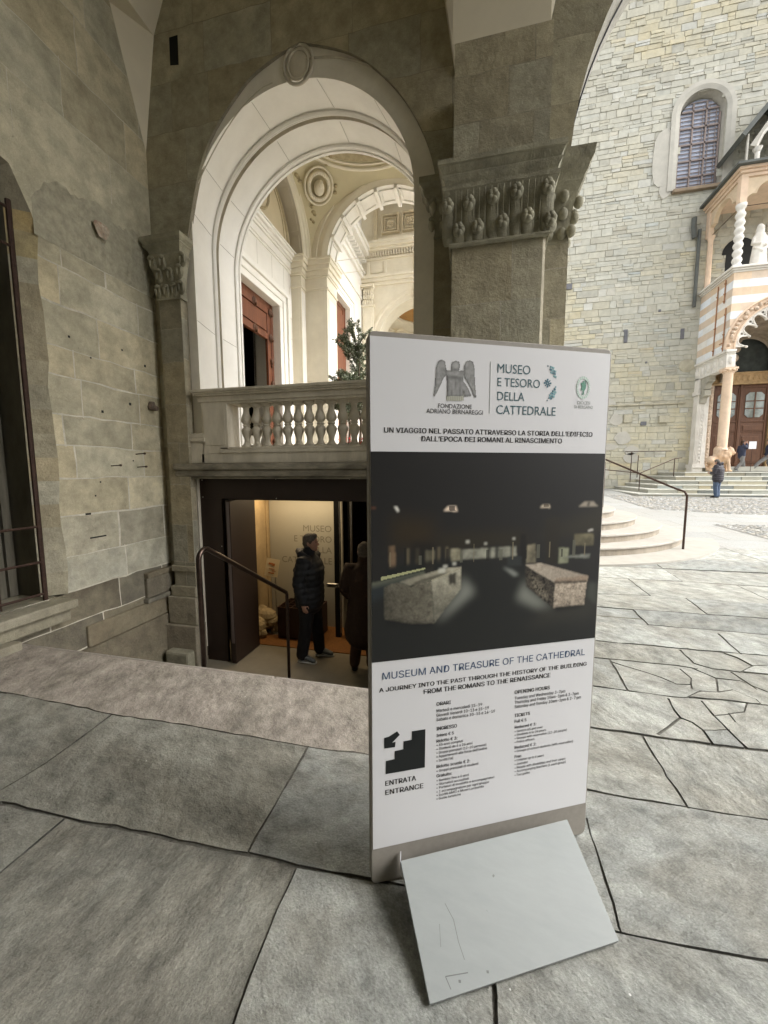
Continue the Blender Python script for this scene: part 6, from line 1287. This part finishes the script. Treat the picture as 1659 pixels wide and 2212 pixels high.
mb = MB(); mb.tube([(XP+.1,YP+.1,14.1),(XQ,YP+.1,14.1)], .015, 5); mb.tube([(XP+.1,YP+.1,14.1),(XP+.1,YB,14.1)], .015, 5); link('iron_ties', mb, M['rust'], pt)
mb = MB(); mb.box(13.0, 14.3, YB-.03, YB, 11.5, 13.2); mb.prism([(13.6+.8*math.cos(a),13.2+.8*math.sin(a)) for a in np.linspace(math.pi,0,12)], lambda a,b,t:(a,t,b), YB-.04, YB-.01); link('loggia_niche', mb, M['dark'], pt)
# third tier
mb = MB(); mb.lathe((13.05,YP+1.0,16.2), [(.14,0),(.1,.1),(.1,.75),(.14,.8),(.2,.95)], 10); mb.tube([(13.0,YP+1.0,17.1),(13.02,YP+1.0,17.35),(13.2,YP+1,17.75),(13.5,YP+1,18.1)], .08, 6); mb.lathe((15.3,YP+1.0,16.2), [(.14,0),(.1,.1),(.1,.75),(.2,.95)], 10); link('aedicule', mb, M['pwhite'], pt)
mb = MB(); mb.prism([(12.2,17.75),(14.2,20.3),(16.2,17.75),(16.05,17.6),(14.2,19.95),(12.35,17.6)], lambda a, b, t: (a, t, b), YP+.7, YB); link('gable_roof', mb, M['roof'], pt)
mb = MB(); mb.prism([(12.7,17.3),(13.05,17.2),(13.4,18.1),(14.2,18.6),(15,18.1),(15.35,17.2),(15.7,17.3),(14.2,19.6)], lambda a, b, t: (a, t, b), YP+.95, YP+1.15); mb.box(12.55,12.62,YP+.9,YP+1,16,17.8); link('gable_front', mb, M['bplast'], pt)
# lion
lt = MB()
def capsule(mb_, pts, rs, n=10): mb_.tube(pts, rs, n)
def voxel(name, mb_, vox, m, parent=None, loc=None, it=6, disp=None, dec=None, **props):
    me = bpy.data.meshes.new('tmp'); me.from_pydata(mb_.v, [], mb_.f); o = bpy.data.objects.new('tmp', me); COL.objects.link(o)
    b = bmesh.new(); b.from_mesh(me); bmesh.ops.recalc_face_normals(b, faces=b.faces); b.to_mesh(me); b.free()
    r_ = o.modifiers.new('r', 'REMESH'); r_.mode = 'VOXEL'; r_.voxel_size = vox
    if it: s_ = o.modifiers.new('s', 'SMOOTH'); s_.iterations = it; s_.factor = .5
    dg = bpy.context.evaluated_depsgraph_get(); me2 = bpy.data.meshes.new_from_object(o.evaluated_get(dg)); bpy.data.objects.remove(o)
    if disp:
        co = [(v.co.copy(), v.normal.copy()) for v in me2.vertices]
        for v, (p, nn_) in zip(me2.vertices, co): v.co = p + nn_*disp(p)
    q = MB(); q.v = [tuple(v.co) for v in me2.vertices]; q.f = [list(p.vertices) for p in me2.polygons]; q.c = [None]*len(q.f)
    bpy.data.meshes.remove(me2)
    return link(name, q, m, parent, loc, smooth=True, **props)
def ball_tube(mb_, pts, rs, n=10):
    pts = [Vector(p) for p in pts]; rr = [r_ if isinstance(r_, tuple) else (r_, r_) for r_ in rs]
    d0 = (pts[0]-pts[1]).normalized(); d1 = (pts[-1]-pts[-2]).normalized(); P = []; Q = []
    for k in (.95,.7,.35): P.append(pts[0] + d0*max(rr[0])*k); s_ = math.sqrt(1-k*k); Q.append((rr[0][0]*s_, rr[0][1]*s_))
    P += pts; Q += rr
    for k in (.35,.7,.95): P.append(pts[-1] + d1*max(rr[-1])*k); s_ = math.sqrt(1-k*k); Q.append((rr[-1][0]*s_, rr[-1][1]*s_))
    mb_.tube(P, Q, n)
lx, ly, lz = 11.75, YP+.2, 1.53
ball_tube(lt, [(lx+.05,ly,lz+.62),(lx+.3,ly,lz+.60),(lx+.6,ly,lz+.72)], [.2,.2,.24])
ball_tube(lt, [(lx+.6,ly,lz+.75),(lx+.72,ly,lz+1.0)], [.27,.22]); lt.ell((lx+.80,ly-.02,lz+1.05),(.2,.18,.2),8); ball_tube(lt, [(lx+.88,ly-.02,lz+1.02),(lx+1.0,ly-.02,lz+.95)], [.11,.08]); ball_tube(lt, [(lx+.86,ly-.02,lz+.9),(lx+.96,ly-.02,lz+.86)], [.06,.05])
for dy in (-.14,.14):
    ball_tube(lt, [(lx+.68,ly+dy,lz+.6),(lx+.76,ly+dy,lz+.3),(lx+.78,ly+dy,lz+.08)], [.1,.075,.07]); lt.ell((lx+.84,ly+dy,lz+.05),(.11,.07,.06),6)
    ball_tube(lt, [(lx+.02,ly+dy,lz+.52),(lx+.12,ly+dy,lz+.32),(lx-.06,ly+dy,lz+.22),(lx-.02,ly+dy,lz+.07)], [.15,.12,.065,.06]); lt.ell((lx+.05,ly+dy,lz+.05),(.11,.07,.06),6)
    lt.ell((lx+.74,ly-.02+dy,lz+1.22),(.05,.03,.06),5)
ball_tube(lt, [(lx-.12,ly,lz+.6),(lx-.22,ly-.05,lz+.35),(lx-.12,ly-.1,lz+.1)], [.04,.035,.04])
for k in range(26):
    a = k*2.4; lt.ell((lx+.62+.12*math.cos(a*1.7), ly+.22*math.cos(a), lz+.78+.30*math.sin(a)), (.08,.06,.1), 5)
ball_tube(lt, [(lx+.32,ly,lz+.7),(lx+.36,ly,lz+1.1)], [.2,.24])
voxel('stone_lion', lt, .03, M['lion'], None, (lx+.4, ly, lz), 3, label='tan stone lion carrying the porch column on its back', category='statue')
mb = MB(); mb.box(13.28,13.58,YP+.02,YP+.05,2.66,3.02); nbo = thing('notice_board', 'small white notice on a thin post near the lion head', 'sign', (13.4,YP,1.53)); link('notice', mb, M['white'], nbo); mb = MB(); mb.tube([(13.43,YP+.04,1.53),(13.43,YP+.04,2.66)], .012, 6); link('post', mb, M['rust'], nbo)
# robed statue on the loggia
s_ = MB(); sx_, sy_, sz_ = 13.2, YP+.5, 11.34
ball_tube(s_, [(sx_,sy_,sz_+.1),(sx_,sy_,sz_+.7),(sx_+.02,sy_,sz_+1.2),(sx_,sy_,sz_+1.5)], [(.36,.28),(.30,.24),(.27,.2),(.24,.16)]); s_.ell((sx_,sy_-.03,sz_+1.85),(.13,.14,.18),8); ball_tube(s_, [(sx_,sy_,sz_+1.6),(sx_,sy_+.03,sz_+1.8),(sx_,sy_+.04,sz_+1.98)], [.15,.17,.12])
ball_tube(s_, [(sx_-.22,sy_,sz_+1.45),(sx_-.32,sy_-.08,sz_+1.15),(sx_-.1,sy_-.26,sz_+1.1)], [.09,.085,.06]); ball_tube(s_, [(sx_+.22,sy_,sz_+1.45),(sx_+.33,sy_-.08,sz_+1.12),(sx_+.12,sy_-.26,sz_+1.0)], [.09,.085,.06])
for k in range(9): a = -2.6+.26*k*1.1; ball_tube(s_, [(sx_+.3*math.cos(a),sy_+.22*math.sin(a),sz_+.05),(sx_+.24*math.cos(a+.15),sy_+.19*math.sin(a+.15),sz_+.95)], [.055,.03], 6)
ball_tube(s_, [(sx_-.26,sy_-.1,sz_+1.0),(sx_,sy_-.24,sz_+.75),(sx_+.28,sy_-.1,sz_+.95)], [.05,.06,.05]); s_.box(sx_-.34,sx_+.34,sy_-.28,sy_+.28,sz_-.02,sz_+.08)
voxel('marble_statue', s_, .025, M['pwhite'], None, (sx_,sy_,sz_), 2, label='white robed statue standing in the porch loggia', category='statue')
# ---------------------------------------------------------------- people
def person(label, loc, rz, H=1.75, P=None, top='jacket', bot='trous', shoe='shoe', hair='hair', vox=.009, quilt=.0, long_coat=0, hood=True, hairlong=0, bulk=1.0, group=None, lean=0):
    k = H/1.75; J = dict(hipL=(-.095,0,.92), hipR=(.095,0,.92), kneeL=(-.10,.02,.50), kneeR=(.10,.02,.50), ankL=(-.105,-.02,.09), ankR=(.105,-.02,.09), toeL=(-.13,.14,.03), toeR=(.13,.14,.03),
        shL=(-.18,0,1.42), shR=(.18,0,1.42), elL=(-.25,-.03,1.15), elR=(.25,-.03,1.15), wrL=(-.25,.06,.90), wrR=(.25,.06,.90), hdL=(0,.3,-1), hdR=(0,.3,-1), pelvis=(0,0,.94), chest=(0,.0,1.28), neck=(0,.0,1.49), head=(0,.03,1.635), face=(0,1,0))
    if P: J.update(P)
    J = {n: Vector(v) for n, v in J.items()}
    t = thing('person', label, 'person', loc, group); Rm = Matrix.Translation(loc) @ Matrix.Rotation(rz, 4, 'Z') @ Matrix.Scale(k, 4)
    X = lambda m_: setattr(m_, 'v', [tuple(Rm @ Vector(p)) for p in m_.v])
    f = J['face'].normalized(); s_ = f.cross(Vector((0,0,1))).normalized(); u = s_.cross(f); hc = J['head']
    hp = lambda a, b, c: hc + s_*a + f*b + u*c
    # body: head, neck, hands and the hidden torso and limbs in one surface
    b = MB(); HR = Matrix((s_, f, u)).transposed()
    b.ell(hp(0,0,.02), (.074,.093,.10), 10, rot=HR); b.ell(hp(0,.03,-.045), (.056,.062,.068), 8, rot=HR); ball_tube(b, [hp(0,.085,.012), hp(0,.107,-.022)], [.011,.016], 6); b.ell(hp(0,.088,-.068),(.026,.012,.009),6,rot=HR); b.ell(hp(0,.075,-.1),(.022,.022,.018),6,rot=HR); b.ell(hp(0,.078,.036),(.052,.018,.011),6,rot=HR)
    for e in (-1, 1): b.ell(hp(e*.076,-.008,-.005), (.012,.022,.034), 6, rot=HR)
    ball_tube(b, [J['neck'] - Vector((0,0,.06)), hp(0,-.015,-.05)], [.058,.054])
    ball_tube(b, [J['pelvis'], J['chest'], J['neck'] - Vector((0,0,.05))], [(.13,.09),(.14,.10),(.06,.06)])
    for q in 'LR':
        e = -1 if q == 'L' else 1
        ball_tube(b, [J['chest'] + Vector((0,0,.08)), J['sh'+q], J['el'+q], J['wr'+q]], [.06,.045,.036,.027]); ball_tube(b, [J['pelvis'], J['hip'+q], J['knee'+q], J['ank'+q]], [.08,.075,.05,.036])
        d = J['hd'+q].normalized(); w_ = J['wr'+q]; sd_ = d.cross(Vector((e,0,0))).normalized(); sd_ = sd_ if sd_.y > 0 else -sd_; nn_ = d.cross(sd_)
        ball_tube(b, [w_, w_ + d*.05, w_ + d*.085], [(.018,.026),(.016,.038),(.014,.036)])
        for i, L in enumerate((.062,.07,.066,.05)):
            o_ = w_ + d*.085 + sd_*(.027-.018*i); m_ = o_ + d*L*.5; ball_tube(b, [o_, m_, m_ + d*L*.42 - nn_*e*.018], [.0085,.008,.0068], 6)
        o_ = w_ + d*.025 + sd_*.03; ball_tube(b, [o_, o_ + d*.03 + sd_*.022, o_ + d*.06 + sd_*.026], [.0105,.0095,.008], 6)
    X(b); body = voxel('body', b, min(vox, .008)*k, M['skin'], t, None, 3)
    ey = MB()
    for e in (-1, 1): ey.ell(hp(e*.03,.083,.017), (.011,.006,.006), 5, rot=HR)
    X(ey); link('eyes', ey, M['dark'], body)
    # trousers
    b = MB()
    for q in 'LR':
        ball_tube(b, [J['pelvis'] + (J['hip'+q]-J['pelvis'])*.6 + Vector((0,0,.06)), J['hip'+q] - Vector((0,0,.06)), J['hip'+q].lerp(J['knee'+q],.5), J['knee'+q], J['knee'+q].lerp(J['ank'+q],.55), J['ank'+q] + (J['knee'+q]-J['ank'+q])*.04], [(.118,.125),(.11,.12),(.098,.106),(.083,.09),(.079,.086),(.074,.08)])
    ball_tube(b, [J['pelvis'], J['pelvis'] + (J['chest']-J['pelvis'])*.3], [(.16,.125),(.165,.13)])
    X(b); voxel('trousers', b, vox*k, M[bot], t, None, 4, lambda p: .006*mnoise.noise(p*9) + .003*mnoise.noise(p*22))
    for q in 'LR':
        b = MB(); a, c = J['ank'+q], J['toe'+q]; heel = a + (a-c).normalized()*.03; heel.z = c.z + .01
        ball_tube(b, [Vector((a.x,a.y,c.z+.055)), a.lerp(c,.45) + Vector((0,0,.012)), c + Vector((0,0,.01))], [(.042,.052),(.045,.038),(.042,.03)]); ball_tube(b, [a + Vector((0,0,.01)), Vector((a.x,a.y,c.z+.04))], [.045,.045]); X(b); sh = voxel('shoe', b, .007*k, M[shoe], t, None, 3)
        b = MB(); ball_tube(b, [heel - Vector((0,0,.025)), a.lerp(c,.5)*1 - Vector((0,0,a.lerp(c,.5).z-c.z+.015)), c + Vector((0,.012,-.018))], [(.042,.017),(.045,.015),(.042,.015)]); X(b); link('sole', b, M['sole'] if shoe == 'shoe' else M['dshoe'], sh, smooth=True)
    # upper garment
    b = MB(); B_ = bulk; pl, ch, nk = J['pelvis'], J['chest'], J['neck']
    low = pl - Vector((0,0,.06 + long_coat)); 
    tor = [low] + ([pl.lerp(low,.5)] if long_coat else []) + [pl.lerp(ch,.35), ch, ch.lerp(nk,.55), nk - Vector((0,0,.01))]
    rad = [(.20*B_+.06*bool(long_coat),.16*B_+.05*bool(long_coat))] + ([(.205*B_+.02,.165*B_+.02)] if long_coat else []) + [(.19*B_,.155*B_),(.215*B_,.165*B_),(.185*B_,.125*B_),(.085,.09)]
    ball_tube(b, tor, rad, 16)
    for q in 'LR': 
        s0, e0, w0 = J['sh'+q], J['el'+q], J['wr'+q]; ball_tube(b, [ch.lerp(nk,.5).lerp(s0,.6), s0, s0.lerp(e0,.5), e0, e0.lerp(w0,.5), w0 - (w0-e0).normalized()*.02], [.07*B_,.088*B_,.08*B_,.07*B_,.062*B_,.05*B_], 12)
    ball_tube(b, [nk - Vector((0,0,.03)), nk + (J['head']-nk)*.35 - f*.01], [.085,.078])
    if hood:
        c0 = nk - f*.055 + Vector((0,0,.0)); ball_tube(b, [c0 + s_*.13 + f*.07 + Vector((0,0,-.02)), c0 + s_*.10 - f*.03, c0 - f*.075 + Vector((0,0,.02)), c0 - s_*.10 - f*.03, c0 - s_*.13 + f*.07 + Vector((0,0,-.02))], [.03,.05,.06,.05,.03], 8)
    X(b); z0 = loc[2]
    voxel('coat' if long_coat else 'jacket', b, vox*k, M[top], t, None, 12 if long_coat else 4, (lambda p: quilt*(abs(math.sin((p.z-z0)*math.pi/.085))-.6) + .007*mnoise.noise(p*11)) if quilt else (lambda p: .007*mnoise.noise(p*8) + .004*mnoise.noise(p*20)))
    # hair
    b = MB(); b.ell(hp(0,-.014,.045), (.084,.098,.085), 10, rot=HR); b.ell(hp(0,-.04,.0), (.082,.072,.085), 8, rot=HR); b.ell(hp(0,.045,.10),(.05,.045,.03),6,rot=HR)
    for e in (-1, 1): b.ell(hp(e*.068,.005,.025),(.014,.03,.045),6,rot=HR)
    if hairlong: ball_tube(b, [hp(0,-.06,.03), hp(0,-.085,-.1), hp(.0,-.08,-.1-hairlong)], [(.08,.06),(.085,.05),(.06,.03)])
    X(b); voxel('hair', b, .008*k, M[hair], t, None, 2, lambda p: .006*mnoise.noise(p*28))
    return t
person('man in a black hooded jacket and trainers standing in the museum doorway', (-2.22, 4.88, FZ), R(-84), 1.80, dict(ankL=(-.11,.09,.09), toeL=(-.11,.25,.03), kneeL=(-.10,.06,.5), ankR=(.11,-.09,.09), toeR=(.13,.07,.03), kneeR=(.10,-.03,.5), wrR=(.22,-.02,.87), elR=(.235,-.07,1.13), hdR=(0,.25,-1), wrL=(-.23,.05,.88)), 'jacket', 'trous', quilt=.007, bulk=1.24)
person('person in a dark brown fur coat half hidden by the panel edge', (-1.40, 4.78, FZ), R(8), 1.72, dict(ankL=(-.13,-.02,.09), toeL=(-.16,.13,.03), wrL=(-.24,.14,.98), elL=(-.26,-.03,1.14), hdL=(-.3,.8,.1)), 'coat', 'btrous', 'dshoe', quilt=0, long_coat=.32, hood=False, bulk=1.1)
person('man in a dark puffer jacket and jeans standing alone on the square', (10.72, 20.45, gz(20.45)), R(38), 1.75, dict(wrL=(-.05,.26,1.12), elL=(-.25,.03,1.13), wrR=(.05,.26,1.12), elR=(.25,.03,1.13), hdL=(.3,.9,.1), hdR=(-.3,.9,.1), head=(0,.075,1.615), face=(0,1,-.5), ankL=(-.10,-.03,.09), ankR=(.1,.0,.09)), 'puff', 'jean', 'dshoe', quilt=.015, vox=.014, bulk=1.25)
person('young woman in a navy jacket walking past the church door, phone at her ear', (13.75, 24.35, 1.8-.255), R(-86), 1.62, dict(ankL=(-.08,.22,.09), toeL=(-.08,.38,.05), kneeL=(-.09,.17,.52), ankR=(.08,-.28,.16), toeR=(.08,-.18,.05), kneeR=(.09,-.02,.50), wrR=(.12,.12,1.56), elR=(.24,.12,1.25), hdR=(-.1,.1,1), wrL=(-.22,.1,.92)), 'navy', 'grey', 'shoe', 'hairb', vox=.014, hairlong=.12, hood=False)
person('person in a dark blue jacket and pale trousers striding at the right edge', (14.98, 24.35, 1.53), R(80), 1.72, dict(ankL=(-.09,.72,.09), toeL=(-.09,.88,.04), kneeL=(-.09,.42,.50), hipL=(-.09,.05,.86), hipR=(.09,-.02,.86), pelvis=(0,0,.88), chest=(0,.02,1.22), neck=(0,.03,1.43), head=(0,.06,1.575), shL=(-.18,.02,1.36), shR=(.18,.02,1.36), elL=(-.26,-.03,1.1), elR=(.26,-.03,1.1), wrL=(-.25,.1,.9), wrR=(.25,.1,.9), ankR=(.09,-.18,.09), toeR=(.09,-.02,.03), kneeR=(.09,-.02,.46)), 'navy', 'grey', 'shoe', 'hair', vox=.014, hood=False, bulk=1.05)
